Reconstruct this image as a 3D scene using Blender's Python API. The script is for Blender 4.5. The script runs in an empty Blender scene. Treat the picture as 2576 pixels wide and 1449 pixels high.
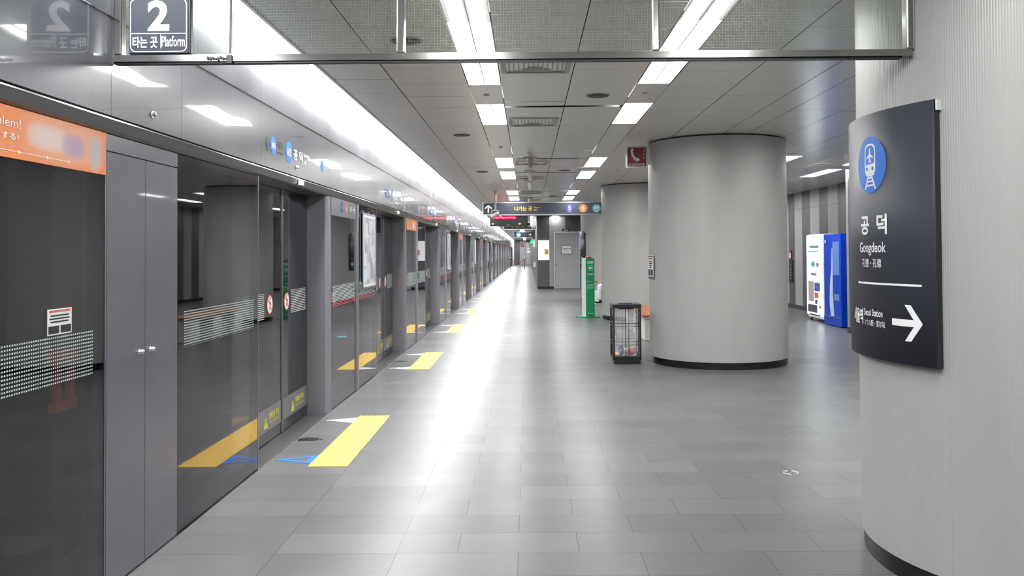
import bpy, bmesh, math, random
from mathutils import Matrix, Vector
random.seed(7)
R = math.radians
PI = math.pi
sc = bpy.context.scene
COL = sc.collection
# ------------------------------------------------------------------ camera, world, exposure
W_, H_ = 2576, 1449
F_PX, YAW, PIT, ROL, CX_, CY_ = 2140.0, .0054, .02, .0065, 1316.35, 592.7
CAMH = 1.45
cam_d = bpy.data.cameras.new('camera'); cam = bpy.data.objects.new('camera', cam_d); COL.objects.link(cam)
sc.camera = cam
cam_d.sensor_fit = 'HORIZONTAL'; cam_d.sensor_width = 36.0; cam_d.lens = 36.0*F_PX/W_
cam_d.shift_x = -(CX_-W_/2)/W_; cam_d.shift_y = (CY_-H_/2)/W_
cam_d.clip_start = .05; cam_d.clip_end = 300
Rw = Matrix.Rotation(YAW, 3, 'Z') @ Matrix.Rotation(PIT, 3, 'X') @ Matrix.Rotation(ROL, 3, 'Y')
cam.matrix_world = Matrix.Translation((0, 0, CAMH)) @ (Rw @ Matrix(((1, 0, 0), (0, 0, -1), (0, 1, 0)))).to_4x4()
wd = bpy.data.worlds.new('world'); sc.world = wd; wd.use_nodes = True
wd.node_tree.nodes['Background'].inputs[0].default_value = (.5, .55, .6, 1)
wd.node_tree.nodes['Background'].inputs[1].default_value = .02
sc.view_settings.view_transform = 'Standard'; sc.view_settings.look = 'None'
sc.view_settings.gamma = 1; sc.view_settings.use_curve_mapping = False
sc.view_settings.exposure = 0.24
LAMP = 27.0        # ceiling luminaires
STRIP = 42.0       # continuous luminaire over the screen doors
sc.cycles.max_bounces = 8; sc.cycles.transparent_max_bounces = 24
sc.cycles.caustics_reflective = False; sc.cycles.caustics_refractive = False
sc.cycles.sample_clamp_indirect = 4.0

# ------------------------------------------------------------------ materials
def nt(name):
    m = bpy.data.materials.new(name); m.use_nodes = True
    t = m.node_tree; return m, t, t.nodes['Principled BSDF'], t.nodes, t.links
def mat(name, col, rough=.5, metal=0., noise=.06, nscale=6., spec=.5, bump=0., emit=None, es=0., rnoise=0.):
    m, t, b, N, L = nt(name)
    b.inputs['Roughness'].default_value = rough; b.inputs['Metallic'].default_value = metal
    b.inputs['Specular IOR Level'].default_value = spec
    tc = N.new('ShaderNodeTexCoord'); n = N.new('ShaderNodeTexNoise'); n.inputs['Scale'].default_value = nscale
    n.inputs['Detail'].default_value = 4
    L.new(tc.outputs['Object'], n.inputs['Vector'])
    mx = N.new('ShaderNodeMix'); mx.data_type = 'RGBA'
    L.new(n.outputs['Fac'], mx.inputs['Factor'])
    lo = [max(0, c*(1-noise)) for c in col]; hi = [min(1, c*(1+noise)) for c in col]
    mx.inputs['A'].default_value = (*lo, 1); mx.inputs['B'].default_value = (*hi, 1)
    L.new(mx.outputs['Result'], b.inputs['Base Color'])
    if bump:
        bp = N.new('ShaderNodeBump'); bp.inputs['Strength'].default_value = bump; bp.inputs['Distance'].default_value = .01
        L.new(n.outputs['Fac'], bp.inputs['Height']); L.new(bp.outputs['Normal'], b.inputs['Normal'])
    if rnoise:
        mr = N.new('ShaderNodeMapRange'); mr.inputs['To Min'].default_value = max(.02, rough-rnoise); mr.inputs['To Max'].default_value = rough+rnoise
        L.new(n.outputs['Fac'], mr.inputs['Value']); L.new(mr.outputs['Result'], b.inputs['Roughness'])
    if emit:
        b.inputs['Emission Color'].default_value = (*emit, 1); b.inputs['Emission Strength'].default_value = es
    return m
def mth(N, L, op, a, b=None, c=None):
    n = N.new('ShaderNodeMath'); n.operation = op
    for i, v in enumerate((a, b, c)):
        if v is None: continue
        if isinstance(v, (int, float)): n.inputs[i].default_value = v
        else: L.new(v, n.inputs[i])
    return n.outputs[0]
def schlick(N, L, f0, k=1.0, p=5.0):
    g = N.new('ShaderNodeNewGeometry'); d = N.new('ShaderNodeVectorMath'); d.operation = 'DOT_PRODUCT'
    L.new(g.outputs['Normal'], d.inputs[0]); L.new(g.outputs['Incoming'], d.inputs[1])
    c = mth(N, L, 'ABSOLUTE', d.outputs['Value']); q = mth(N, L, 'SUBTRACT', 1.0, c)
    return mth(N, L, 'MULTIPLY_ADD', mth(N, L, 'POWER', q, p), (1-f0)*k, f0)
def glass(name, tint, f0=.05, k=.85, wire=False, p=5.0):
    m, t, b, N, L = nt(name); N.remove(b)
    out = [n for n in N if n.type == 'OUTPUT_MATERIAL'][0]
    tr = N.new('ShaderNodeBsdfTransparent'); tr.inputs[0].default_value = (*tint, 1)
    gl = N.new('ShaderNodeBsdfGlossy'); gl.inputs['Roughness'].default_value = .015; gl.inputs[0].default_value = (.96, .96, .98, 1)
    mx = N.new('ShaderNodeMixShader'); L.new(schlick(N, L, f0, k, p), mx.inputs[0])
    L.new(tr.outputs[0], mx.inputs[1]); L.new(gl.outputs[0], mx.inputs[2])
    res = mx.outputs[0]
    if wire:
        tc = N.new('ShaderNodeTexCoord'); s = N.new('ShaderNodeSeparateXYZ'); L.new(tc.outputs['Object'], s.inputs[0])
        a = mth(N, L, 'LESS_THAN', mth(N, L, 'FRACT', mth(N, L, 'MULTIPLY', s.outputs[0], 80.)), .07)
        c = mth(N, L, 'LESS_THAN', mth(N, L, 'FRACT', mth(N, L, 'MULTIPLY', s.outputs[2], 80.)), .07)
        w = mth(N, L, 'MAXIMUM', a, c)
        wb = N.new('ShaderNodeBsdfPrincipled'); wb.inputs['Base Color'].default_value = (.62, .64, .6, 1); wb.inputs['Roughness'].default_value = .4
        wb.inputs['Metallic'].default_value = .6
        m2 = N.new('ShaderNodeMixShader'); L.new(mth(N, L, 'MULTIPLY', w, .13), m2.inputs[0]); L.new(res, m2.inputs[1]); L.new(wb.outputs[0], m2.inputs[2])
        res = m2.outputs[0]
    L.new(res, out.inputs['Surface'])
    return m
def floor_mat():
    m, t, b, N, L = nt('grey_floor_tile')
    tc = N.new('ShaderNodeTexCoord')
    def brick(off, ox):
        mp = N.new('ShaderNodeMapping'); mp.inputs['Location'].default_value = (ox, -.009, 0)
        L.new(tc.outputs['Object'], mp.inputs['Vector'])
        k = N.new('ShaderNodeTexBrick'); k.offset = off; k.squash = 1
        k.inputs['Scale'].default_value = 1; k.inputs['Mortar Size'].default_value = .0022; k.inputs['Mortar Smooth'].default_value = .2
        k.inputs['Brick Width'].default_value = .59; k.inputs['Row Height'].default_value = .295; k.inputs['Bias'].default_value = 0
        k.inputs['Color1'].default_value = (.112, .112, .115, 1); k.inputs['Color2'].default_value = (.138, .138, .140, 1)
        k.inputs['Mortar'].default_value = (.05, .05, .05, 1)
        L.new(mp.outputs[0], k.inputs['Vector']); return k
    A = brick(.5, .646); B = brick(0, .646)
    s = N.new('ShaderNodeSeparateXYZ'); L.new(tc.outputs['Object'], s.inputs[0])
    sel = mth(N, L, 'LESS_THAN', s.outputs[0], -.646)
    mx = N.new('ShaderNodeMix'); mx.data_type = 'RGBA'; L.new(sel, mx.inputs['Factor']); L.new(A.outputs['Color'], mx.inputs['A']); L.new(B.outputs['Color'], mx.inputs['B'])
    n = N.new('ShaderNodeTexNoise'); n.inputs['Scale'].default_value = 3; n.inputs['Detail'].default_value = 6; L.new(tc.outputs['Object'], n.inputs['Vector'])
    mp2 = N.new('ShaderNodeMapping'); mp2.inputs['Scale'].default_value = (1.2, 14, 1); L.new(tc.outputs['Object'], mp2.inputs['Vector'])
    n2 = N.new('ShaderNodeTexNoise'); n2.inputs['Scale'].default_value = 4; n2.inputs['Detail'].default_value = 5; L.new(mp2.outputs[0], n2.inputs['Vector'])
    f = mth(N, L, 'ADD', mth(N, L, 'MULTIPLY', n.outputs['Fac'], .28), mth(N, L, 'MULTIPLY_ADD', n2.outputs['Fac'], .25, .73))
    vm = N.new('ShaderNodeVectorMath'); vm.operation = 'SCALE'; L.new(mx.outputs['Result'], vm.inputs[0]); L.new(f, vm.inputs['Scale'])
    L.new(vm.outputs[0], b.inputs['Base Color'])
    fac = N.new('ShaderNodeMix'); fac.data_type = 'FLOAT'; L.new(sel, fac.inputs['Factor']); L.new(A.outputs['Fac'], fac.inputs['A']); L.new(B.outputs['Fac'], fac.inputs['B'])
    h = mth(N, L, 'SUBTRACT', mth(N, L, 'MULTIPLY', n2.outputs['Fac'], .12), fac.outputs['Result'])
    bp = N.new('ShaderNodeBump'); bp.inputs['Strength'].default_value = .35; bp.inputs['Distance'].default_value = .002
    L.new(h, bp.inputs['Height']); L.new(bp.outputs[0], b.inputs['Normal'])
    L.new(mth(N, L, 'MULTIPLY_ADD', n.outputs['Fac'], .12, .25), b.inputs['Roughness'])
    b.inputs['Specular IOR Level'].default_value = .08
    return m
def column_mat():
    m, t, b, N, L = nt('ribbed_column_cladding')
    tc = N.new('ShaderNodeTexCoord'); s = N.new('ShaderNodeSeparateXYZ'); L.new(tc.outputs['Object'], s.inputs[0])
    a = mth(N, L, 'ARCTAN2', s.outputs[1], s.outputs[0])
    r = mth(N, L, 'SINE', mth(N, L, 'MULTIPLY', a, 520.0))
    n = N.new('ShaderNodeTexNoise'); n.inputs['Scale'].default_value = 2.2; n.inputs['Detail'].default_value = 3
    mp = N.new('ShaderNodeMapping'); mp.inputs['Scale'].default_value = (2.5, 2.5, .25); L.new(tc.outputs['Object'], mp.inputs[0]); L.new(mp.outputs[0], n.inputs['Vector'])
    n2 = N.new('ShaderNodeTexNoise'); n2.inputs['Scale'].default_value = 160; L.new(tc.outputs['Object'], n2.inputs['Vector'])
    seam = mth(N, L, 'LESS_THAN', mth(N, L, 'FRACT', mth(N, L, 'MULTIPLY_ADD', a, 8/(2*PI), .31)), .004)
    f = mth(N, L, 'MULTIPLY_ADD', n.outputs['Fac'], .16, mth(N, L, 'MULTIPLY_ADD', r, .035, .90))
    f = mth(N, L, 'SUBTRACT', f, mth(N, L, 'MULTIPLY', seam, .12))
    f = mth(N, L, 'ADD', f, mth(N, L, 'MULTIPLY_ADD', n2.outputs['Fac'], .10, -.05))
    vm = N.new('ShaderNodeVectorMath'); vm.operation = 'SCALE'; vm.inputs[0].default_value = (.44, .44, .43); L.new(f, vm.inputs['Scale'])
    L.new(vm.outputs[0], b.inputs['Base Color'])
    bp = N.new('ShaderNodeBump'); bp.inputs['Strength'].default_value = .3; bp.inputs['Distance'].default_value = .001
    L.new(r, bp.inputs['Height']); L.new(bp.outputs[0], b.inputs['Normal'])
    b.inputs['Roughness'].default_value = .42; b.inputs['Metallic'].default_value = .15
    return m
def brushed(name, col, rough, metal=.0, sx=1., sy=30., amt=.10, wave=0., coat=0., wsc=.8):
    m, t, b, N, L = nt(name)
    tc = N.new('ShaderNodeTexCoord'); mp = N.new('ShaderNodeMapping'); mp.inputs['Scale'].default_value = (sx, sy, sx); L.new(tc.outputs['Object'], mp.inputs[0])
    n = N.new('ShaderNodeTexNoise'); n.inputs['Scale'].default_value = 3; n.inputs['Detail'].default_value = 4; L.new(mp.outputs[0], n.inputs['Vector'])
    vm = N.new('ShaderNodeVectorMath'); vm.operation = 'SCALE'; vm.inputs[0].default_value = col
    L.new(mth(N, L, 'MULTIPLY_ADD', n.outputs['Fac'], amt*2, 1-amt), vm.inputs['Scale']); L.new(vm.outputs[0], b.inputs['Base Color'])
    b.inputs['Roughness'].default_value = rough; b.inputs['Metallic'].default_value = metal
    if coat: b.inputs['Coat Weight'].default_value = coat; b.inputs['Coat Roughness'].default_value = .035
    if wave:
        n3 = N.new('ShaderNodeTexNoise'); n3.inputs['Scale'].default_value = wsc; n3.inputs['Detail'].default_value = 1; L.new(tc.outputs['Object'], n3.inputs['Vector'])
        bp = N.new('ShaderNodeBump'); bp.inputs['Strength'].default_value = 1; bp.inputs['Distance'].default_value = wave
        L.new(n3.outputs['Fac'], bp.inputs['Height']); L.new(bp.outputs[0], b.inputs['Normal'])
        if coat: L.new(bp.outputs[0], b.inputs['Coat Normal'])
    return m
def emis(name, col, s, stripes=False):
    m, t, b, N, L = nt(name)
    b.inputs['Base Color'].default_value = (.8, .8, .8, 1); b.inputs['Emission Color'].default_value = (*col, 1); b.inputs['Emission Strength'].default_value = s
    if stripes:   # two tubes behind a louvre
        tc = N.new('ShaderNodeTexCoord'); sp = N.new('ShaderNodeSeparateXYZ'); L.new(tc.outputs['Object'], sp.inputs[0])
        d = mth(N, L, 'ABSOLUTE', mth(N, L, 'SUBTRACT', mth(N, L, 'ABSOLUTE', sp.outputs[0]), .065))
        k = mth(N, L, 'GREATER_THAN', .05, d)
        L.new(mth(N, L, 'MULTIPLY_ADD', k, s*.9, s*.3), b.inputs['Emission Strength'])
    return m
def stripes_mat(name, base_alpha_col, pitch_y, pitch_z, duty, dots):
    m, t, b, N, L = nt(name); out = [n for n in N if n.type == 'OUTPUT_MATERIAL'][0]
    b.inputs['Base Color'].default_value = (*base_alpha_col, 1); b.inputs['Roughness'].default_value = .6
    tc = N.new('ShaderNodeTexCoord'); s = N.new('ShaderNodeSeparateXYZ'); L.new(tc.outputs['Object'], s.inputs[0])
    z = mth(N, L, 'LESS_THAN', mth(N, L, 'FRACT', mth(N, L, 'MULTIPLY', s.outputs[2], 1/pitch_z)), duty)
    if dots:
        y = mth(N, L, 'LESS_THAN', mth(N, L, 'FRACT', mth(N, L, 'MULTIPLY', s.outputs[1], 1/pitch_y)), duty+.08)
        z = mth(N, L, 'MULTIPLY', z, y)
    tr = N.new('ShaderNodeBsdfTransparent'); mx = N.new('ShaderNodeMixShader')
    L.new(mth(N, L, 'MULTIPLY', z, .62), mx.inputs[0]); L.new(tr.outputs[0], mx.inputs[1]); L.new(b.outputs[0], mx.inputs[2]); L.new(mx.outputs[0], out.inputs['Surface'])
    return m
def blotch(name, cols, scale, rough=.5, frame=None):
    m, t, b, N, L = nt(name)
    tc = N.new('ShaderNodeTexCoord'); v = N.new('ShaderNodeTexVoronoi'); v.distance = 'CHEBYCHEV'; v.inputs['Scale'].default_value = scale
    L.new(tc.outputs['Object'], v.inputs['Vector'])
    s = N.new('ShaderNodeSeparateColor'); L.new(v.outputs['Color'], s.inputs[0])
    cr = N.new('ShaderNodeValToRGB'); cr.color_ramp.interpolation = 'CONSTANT'
    while len(cr.color_ramp.elements) < len(cols): cr.color_ramp.elements.new(.5)
    for i, c in enumerate(cols): cr.color_ramp.elements[i].position = i/len(cols); cr.color_ramp.elements[i].color = (*c, 1)
    L.new(s.outputs[0], cr.inputs[0]); L.new(cr.outputs[0], b.inputs['Base Color']); b.inputs['Roughness'].default_value = rough
    return m
def banner_mat():
    m, t, b, N, L = nt('orange_banner_print'); b.inputs['Roughness'].default_value = .45
    tc = N.new('ShaderNodeTexCoord'); s = N.new('ShaderNodeSeparateXYZ'); L.new(tc.outputs['Object'], s.inputs[0])
    cur = None
    for (y, z, ry, rz, c, k) in ((-.32, 1.895, .34, .10, (.80, .42, .27), .8), (-.44, 1.895, .16, .055, (.74, .60, .56), .9), (-.27, 1.885, .10, .055, (.36, .32, .48), .8), (-.10, 1.878, .055, .085, (.50, .47, .46), .95)):
        a = mth(N, L, 'POWER', mth(N, L, 'MULTIPLY', mth(N, L, 'ABSOLUTE', mth(N, L, 'SUBTRACT', s.outputs[1], y)), 1/ry), 3.0)
        d = mth(N, L, 'POWER', mth(N, L, 'MULTIPLY', mth(N, L, 'ABSOLUTE', mth(N, L, 'SUBTRACT', s.outputs[2], z)), 1/rz), 3.0)
        f = mth(N, L, 'MULTIPLY', mth(N, L, 'MAXIMUM', mth(N, L, 'SUBTRACT', 1.0, mth(N, L, 'ADD', a, d)), 0.0), k)
        mx = N.new('ShaderNodeMix'); mx.data_type = 'RGBA'; L.new(f, mx.inputs['Factor'])
        if cur is None: mx.inputs['A'].default_value = (.80, .235, .055, 1)
        else: L.new(cur, mx.inputs['A'])
        mx.inputs['B'].default_value = (*c, 1); cur = mx.outputs['Result']
    L.new(cur, b.inputs['Base Color']); return m
M = {}
M['floor'] = floor_mat(); M['column'] = column_mat()
M['ceil'] = brushed('ceiling_panel_metal', (.92, .92, .87), .24, .03, 1., 26., .12, .0006)
M['ceil_dark'] = mat('ceiling_void', (.02, .02, .02), .9)
M['fascia'] = brushed('polished_fascia_steel', (.062, .064, .078), .26, .1, 2., 2., .05, .008, .5, 1.3)
M['header'] = brushed('brushed_header_steel', (.13, .13, .135), .30, .5, 2., 20., .12)
M['pillar'] = brushed('grey_satin_steel', (.235, .23, .265), .42, .3, 6., 2., .08)
M['locker'] = brushed('locker_steel', (.165, .165, .195), .25, .35, 3., 3., .06, .003, .35)
M['chrome'] = brushed('polished_stainless', (.72, .72, .72), .13, 1., 2., 2., .05, .0012)
M['rail'] = brushed('satin_rail_steel', (.62, .62, .61), .13, 1., 2., 2., .05, .0006)
M['steel'] = brushed('satin_stainless', (.55, .55, .56), .3, 1., 2., 30., .1)
M['black'] = mat('black_paint', (.012, .011, .014), .35)
M['frit'] = mat('black_glass_border', (.012, .010, .016), .12, spec=.25)
M['skirt'] = mat('dark_skirting', (.012, .009, .012), .22)
M['glass'] = glass('tinted_door_glass', (.56, .55, .58), .085, .95, p=4.2)
M['wire_glass'] = glass('wired_glass', (.93, .95, .93), .03, .6, True)
M['clear'] = glass('clear_film', (.93, .95, .95), .08, .8)
M['lamp'] = emis('lamp_tubes', (1, 1, .985), LAMP, True)
M['strip'] = emis('strip_diffuser', (.98, .985, 1), STRIP)
M['lampbody'] = mat('white_enamel', (.75, .75, .74), .4)
M['yellow'] = mat('yellow_tactile', (.95, .62, .11), .4, bump=.1)
M['white'] = mat('white_print', (.86, .87, .87), .45, noise=.02)
M['whitepaint'] = mat('white_gloss_paint', (.80, .82, .84), .3, noise=.02)
M['blue'] = mat('blue_print', (.008, .165, .66), .45, noise=.02)
M['slate'] = mat('slate_sign_face', (.046, .051, .066), .45, spec=.2, noise=.05, nscale=2)
M['slate2'] = mat('blue_grey_sign', (.135, .14, .18), .35)
M['orange'] = mat('orange_banner', (.80, .245, .065), .45, noise=.05, nscale=3)
M['orange_pale'] = mat('pale_orange_print', (.83, .42, .27), .5)
M['lilac'] = mat('lilac_print', (.36, .28, .45), .5)
M['palegrey'] = mat('pale_grey_print', (.60, .52, .50), .5)
M['dotband'] = stripes_mat('white_dot_band', (.62, .72, .72), .0145, .0145, .45, True)
M['lineband'] = stripes_mat('white_line_band', (.58, .68, .68), .0145, .0145, .45, False)
M['redband'] = stripes_mat('red_line_band', (.65, .12, .12), .0145, .0145, .5, False)
M['warn'] = mat('yellow_warning_print', (.75, .72, .02), .5)
M['kick'] = brushed('kick_plate_steel', (.19, .19, .215), .35, .3, 3., 20., .08)
M['red'] = mat('red_print', (.22, .014, .016), .4, noise=.04)
M['redring'] = mat('orange_red_ring', (.62, .12, .05), .4)
M['redplastic'] = mat('red_plastic', (.85, .10, .03), .4)
M['wall_l'] = brushed('light_wall_panel', (.34, .335, .34), .42, .1, 2., 2., .05)
M['wall_d'] = brushed('dark_wall_panel', (.085, .087, .10), .42, .1, 2., 2., .05)
M['wall_w'] = mat('white_wall_paint', (.68, .70, .74), .6)
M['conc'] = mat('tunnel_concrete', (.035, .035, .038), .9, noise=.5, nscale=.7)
M['door'] = brushed('grey_door_paint', (.40, .41, .425), .4, .1, 2., 2., .04)
M['green'] = mat('green_stand', (.008, .27, .11), .35, noise=.05)
M['dgreen'] = mat('dark_green_print', (.005, .20, .085), .4)
M['cyan'] = mat('teal_print', (.09, .27, .29), .45)
M['navy'] = mat('indigo_print', (.035, .03, .24), .45)
M['brown'] = mat('orange_brown_print', (.36, .115, .018), .45)
M['amber'] = mat('amber_print', (.85, .50, .06), .45)
M['ledbloom'] = mat('red_led_bloom', (.3, 0, .02), .4, emit=(1, .005, .05), es=2.2)  # bloom of the red LED text, put into a glowing material
M['ledpink'] = mat('pink_led', (.5, .1, .1), .4, emit=(1, .35, .4), es=2.5)
M['ledgreen'] = mat('green_led', (.1, .4, .05), .4, emit=(.25, 1, .02), es=1.6)
M['exitgreen'] = mat('green_lit_sign', (.02, .4, .12), .4, emit=(.02, .8, .25), es=1.2)
M['ledbox'] = mat('display_black', (.018, .015, .016), .3)
M['wood'] = brushed('varnished_wood', (.36, .10, .03), .35, 0, 3., 30., .35)
M['cream'] = mat('cream_bench_block', (.66, .65, .58), .5)
M['vendwhite'] = mat('lit_vending_front', (.85, .92, .96), .25, emit=(.80, .92, 1), es=2.2)
M['vendblue'] = mat('blue_vending_paint', (.002, .06, .62), .35, spec=.25, noise=.08, nscale=3)
M['vendblue2'] = mat('deep_blue_vending_front', (.002, .03, .40), .28)
M['vendpale'] = mat('pale_blue_patch', (.13, .26, .70), .4)
M['swoosh'] = mat('pale_swoosh', (.62, .78, .90), .35)
M['vendgrey'] = mat('vending_grey_side', (.36, .40, .42), .45)
M['aqua'] = mat('aqua_print', (.20, .62, .75), .4)
M['smoke'] = mat('smoked_window', (.10, .11, .12), .15)
M['poster'] = mat('glowing_white_sheet', (.9, .9, .88), .4, emit=(1, 1, .97), es=.5)  # white sheets given a slight emission of their own
M['advert'] = blotch('advert_collage', [(.62, .62, .70), (.50, .48, .55), (.70, .66, .68), (.35, .38, .46), (.66, .72, .78)], 7)
M['dial'] = mat('darkprint', (.018, .018, .022), .5)
M['pale'] = mat('pale_paper', (.72, .74, .72), .6)
M['cctv'] = mat('cctv_housing', (.62, .62, .60), .35)
M['lens'] = mat('dark_lens', (.01, .01, .012), .1)
M['grille'] = mat('speaker_grille', (.10, .10, .10), .6)
M['ventw'] = mat('vent_enamel', (.50, .50, .47), .45)
M['skin'] = mat('skin', (.60, .38, .27), .5)
M['trouser'] = mat('white_trousers', (.72, .73, .78), .8, bump=.3, nscale=20)
M['jacket'] = mat('navy_jacket', (.03, .035, .07), .85)
M['shoe'] = mat('black_shoe', (.015, .015, .018), .4)
M['hair'] = mat('black_hair', (.01, .008, .008), .5)
M['trash1'] = mat('red_litter', (.6, .04, .04), .5); M['trash2'] = mat('navy_litter', (.03, .04, .09), .5); M['trash3'] = mat('peach_litter', (.75, .48, .36), .5)
M['ropered'] = mat('red_rope', (.30, .01, .02), .7)

# ------------------------------------------------------------------ mesh helpers
class MB:
    def __init__(s, *mats): s.bm = bmesh.new(); s.m = [M[x] if isinstance(x, str) else x for x in mats]
    def _mi(s, i, faces):
        for f in faces: f.material_index = i
    def box(s, x0, x1, y0, y1, z0, z1, mi=0, bev=0., T=None):
        vs = [s.bm.verts.new((x, y, z)) for x in (x0, x1) for y in (y0, y1) for z in (z0, z1)]
        q = [(0, 1, 3, 2), (4, 6, 7, 5), (0, 4, 5, 1), (2, 3, 7, 6), (0, 2, 6, 4), (1, 5, 7, 3)]
        fs = [s.bm.faces.new([vs[i] for i in f]) for f in q]; s._mi(mi, fs)
        if bev:
            es = list({e for f in fs for e in f.edges})
            r = bmesh.ops.bevel(s.bm, geom=es, offset=bev, segments=2, profile=.5, affect='EDGES', clamp_overlap=True)
            s._mi(mi, r['faces']); vs = list({v for f in r['faces'] for v in f.verts} | {v for f in fs if f.is_valid for v in f.verts})
        if T is not None:
            for v in vs:
                if v.is_valid: v.co = T @ v.co
        return s
    def quad(s, *p, mi=0):
        s._mi(mi, [s.bm.faces.new([s.bm.verts.new(q) for q in p])]); return s
    def poly(s, pts, T, depth, mi=0):      # 2D outline in a plane, extruded by depth along the plane's normal
        n = len(pts); a = [s.bm.verts.new(T @ Vector((x, y, 0))) for x, y in pts]; b = [s.bm.verts.new(T @ Vector((x, y, depth))) for x, y in pts]
        fs = [s.bm.faces.new(b), s.bm.faces.new(a[::-1])] + [s.bm.faces.new((a[i], a[(i+1) % n], b[(i+1) % n], b[i])) for i in range(n)]
        s._mi(mi, fs); return s
    def lathe(s, prof, T=None, seg=32, mi=0, cap=True, smooth=True):
        T = T or Matrix(); rings = []
        for r, z in prof: rings.append([s.bm.verts.new(T @ Vector((r*math.cos(2*PI*k/seg), r*math.sin(2*PI*k/seg), z))) for k in range(seg)])
        fs = []
        for a, b in zip(rings[:-1], rings[1:]):
            for k in range(seg):
                f = s.bm.faces.new((a[k], a[(k+1) % seg], b[(k+1) % seg], b[k])); f.smooth = smooth; fs.append(f)
        if cap: fs += [s.bm.faces.new(rings[0][::-1]), s.bm.faces.new(rings[-1])]
        s._mi(mi, fs); return s
    def tube(s, pts, r, seg=8, mi=0):
        pts = [Vector(p) for p in pts]; rings = []
        for i, p in enumerate(pts):
            d = (pts[min(i+1, len(pts)-1)]-pts[max(i-1, 0)]).normalized(); u = d.orthogonal().normalized(); v = d.cross(u)
            if rings:
                u = (pu-d*pu.dot(d)).normalized(); v = d.cross(u)
            pu = u; rings.append([s.bm.verts.new(p+u*r*math.cos(2*PI*k/seg)+v*r*math.sin(2*PI*k/seg)) for k in range(seg)])
        fs = []
        for a, b in zip(rings[:-1], rings[1:]):
            for k in range(seg):
                f = s.bm.faces.new((a[k], a[(k+1) % seg], b[(k+1) % seg], b[k])); f.smooth = True; fs.append(f)
        fs += [s.bm.faces.new(rings[0][::-1]), s.bm.faces.new(rings[-1])]; s._mi(mi, fs); return s
    def build(s, name, parent=None, org=(0, 0, 0), fix=True):
        if fix: bmesh.ops.recalc_face_normals(s.bm, faces=s.bm.faces)
        me = bpy.data.meshes.new(name); s.bm.to_mesh(me); s.bm.free()
        for m in s.m: me.materials.append(m)
        o = bpy.data.objects.new(name, me); COL.objects.link(o)
        if org != (0, 0, 0): me.transform(Matrix.Translation(-Vector(org)))
        if parent is not None: o.parent = parent
        return o
def tag(o, label=None, cat=None, group=None, kind=None):
    if label: o['label'] = label
    if cat: o['category'] = cat
    if group: o['group'] = group
    if kind: o['kind'] = kind
    return o
def thing(name, label, cat, loc, group=None, rz=0):
    o = bpy.data.objects.new(name, None); COL.objects.link(o); o.location = loc; o.rotation_euler = (0, 0, rz); o.empty_display_size = .1
    return tag(o, label, cat, group)
def struct(o): o['kind'] = 'structure'; return o
KIDS = {}
def dup(o, loc, label=None, group=None, rz=None):
    if not KIDS:
        pass
    def cp(x, par):
        c = x.copy(); COL.objects.link(c)
        if par is not None: c.parent = par; c.matrix_parent_inverse = Matrix()
        for ch in [k for k in bpy.data.objects if k.parent == x and k != c]: cp(ch, c)
        return c
    c = cp(o, None); c.location = loc
    if rz is not None: c.rotation_euler = (0, 0, rz)
    if label: c['label'] = label
    if group: c['group'] = group
    return c
# frames: x = reading direction, y = up, z = out of the surface
def fX(x, y, z): return Matrix(((0, 0, 1, x), (1, 0, 0, y), (0, 1, 0, z), (0, 0, 0, 1)))      # faces +X (platform screen)
def fY(x, y, z): return Matrix(((1, 0, 0, x), (0, 0, -1, y), (0, 1, 0, z), (0, 0, 0, 1)))     # faces -Y (towards the camera)
def fmX(x, y, z): return Matrix(((0, 0, -1, x), (-1, 0, 0, y), (0, 1, 0, z), (0, 0, 0, 1)))   # faces -X (right hand wall)
def fZ(x, y, z): return Matrix.Translation((x, y, z))                                          # lies on the floor
def text_me(body, w=None, h=None, bold=.0, ls=1.0):
    c = bpy.data.curves.new('t', 'FONT'); c.body = body; c.size = 1; c.offset = bold; c.align_x = 'LEFT'; c.space_character = ls
    c.resolution_u = 3; c.space_line = 1.0
    o = bpy.data.objects.new('t', c); COL.objects.link(o); bpy.context.view_layer.update()
    me = bpy.data.meshes.new_from_object(o.evaluated_get(bpy.context.evaluated_depsgraph_get()))
    bpy.data.objects.remove(o); bpy.data.curves.remove(c)
    xs = [v.co.x for v in me.vertices]; ys = [v.co.y for v in me.vertices]
    x0, x1, y0, y1 = min(xs), max(xs), min(ys), max(ys)
    kh = (h/(y1-y0)) if h else None; kw = (w/(x1-x0)) if w else kh
    if kh is None: kh = kw
    for v in me.vertices: v.co = Vector(((v.co.x-(x0+x1)/2)*kw, (v.co.y-(y0+y1)/2)*kh, 0))
    return me
def text(body, T, m, parent, w=None, h=None, bold=.01, org=(0, 0, 0), name='lettering', bend=None, label=None, ls=1.0, off=.0015):
    me = text_me(body, w, h, bold, ls)
    if bend: bendme(me, *bend)
    else:
        me.transform(Matrix.Translation(-Vector(org)) @ T @ Matrix.Translation((0, 0, off)))
    me.materials.append(M[m]); o = bpy.data.objects.new(name, me); COL.objects.link(o); o.name = name
    if parent is not None: o.parent = parent
    if label: o['label'] = label
    return o
def shape(pts, T, m, parent, name, depth=.0012, org=(0, 0, 0), label=None):
    b = MB(m); b.poly(pts, T, depth); o = b.build(name, parent, org)
    if label: o['label'] = label
    return o
def circ(r, n=40, cx=0, cy=0, ry=None): return [(cx+r*math.cos(2*PI*k/n), cy+(ry or r)*math.sin(2*PI*k/n)) for k in range(n)]
def rrect(w, h, r, n=5):
    p = []
    for (sx, sy, a0) in ((1, 1, 0), (-1, 1, 90), (-1, -1, 180), (1, -1, 270)):
        for k in range(n+1):
            a = R(a0+90*k/n); p.append((sx*(w/2-r)+r*math.cos(a), sy*(h/2-r)+r*math.sin(a)))
    return p
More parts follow.
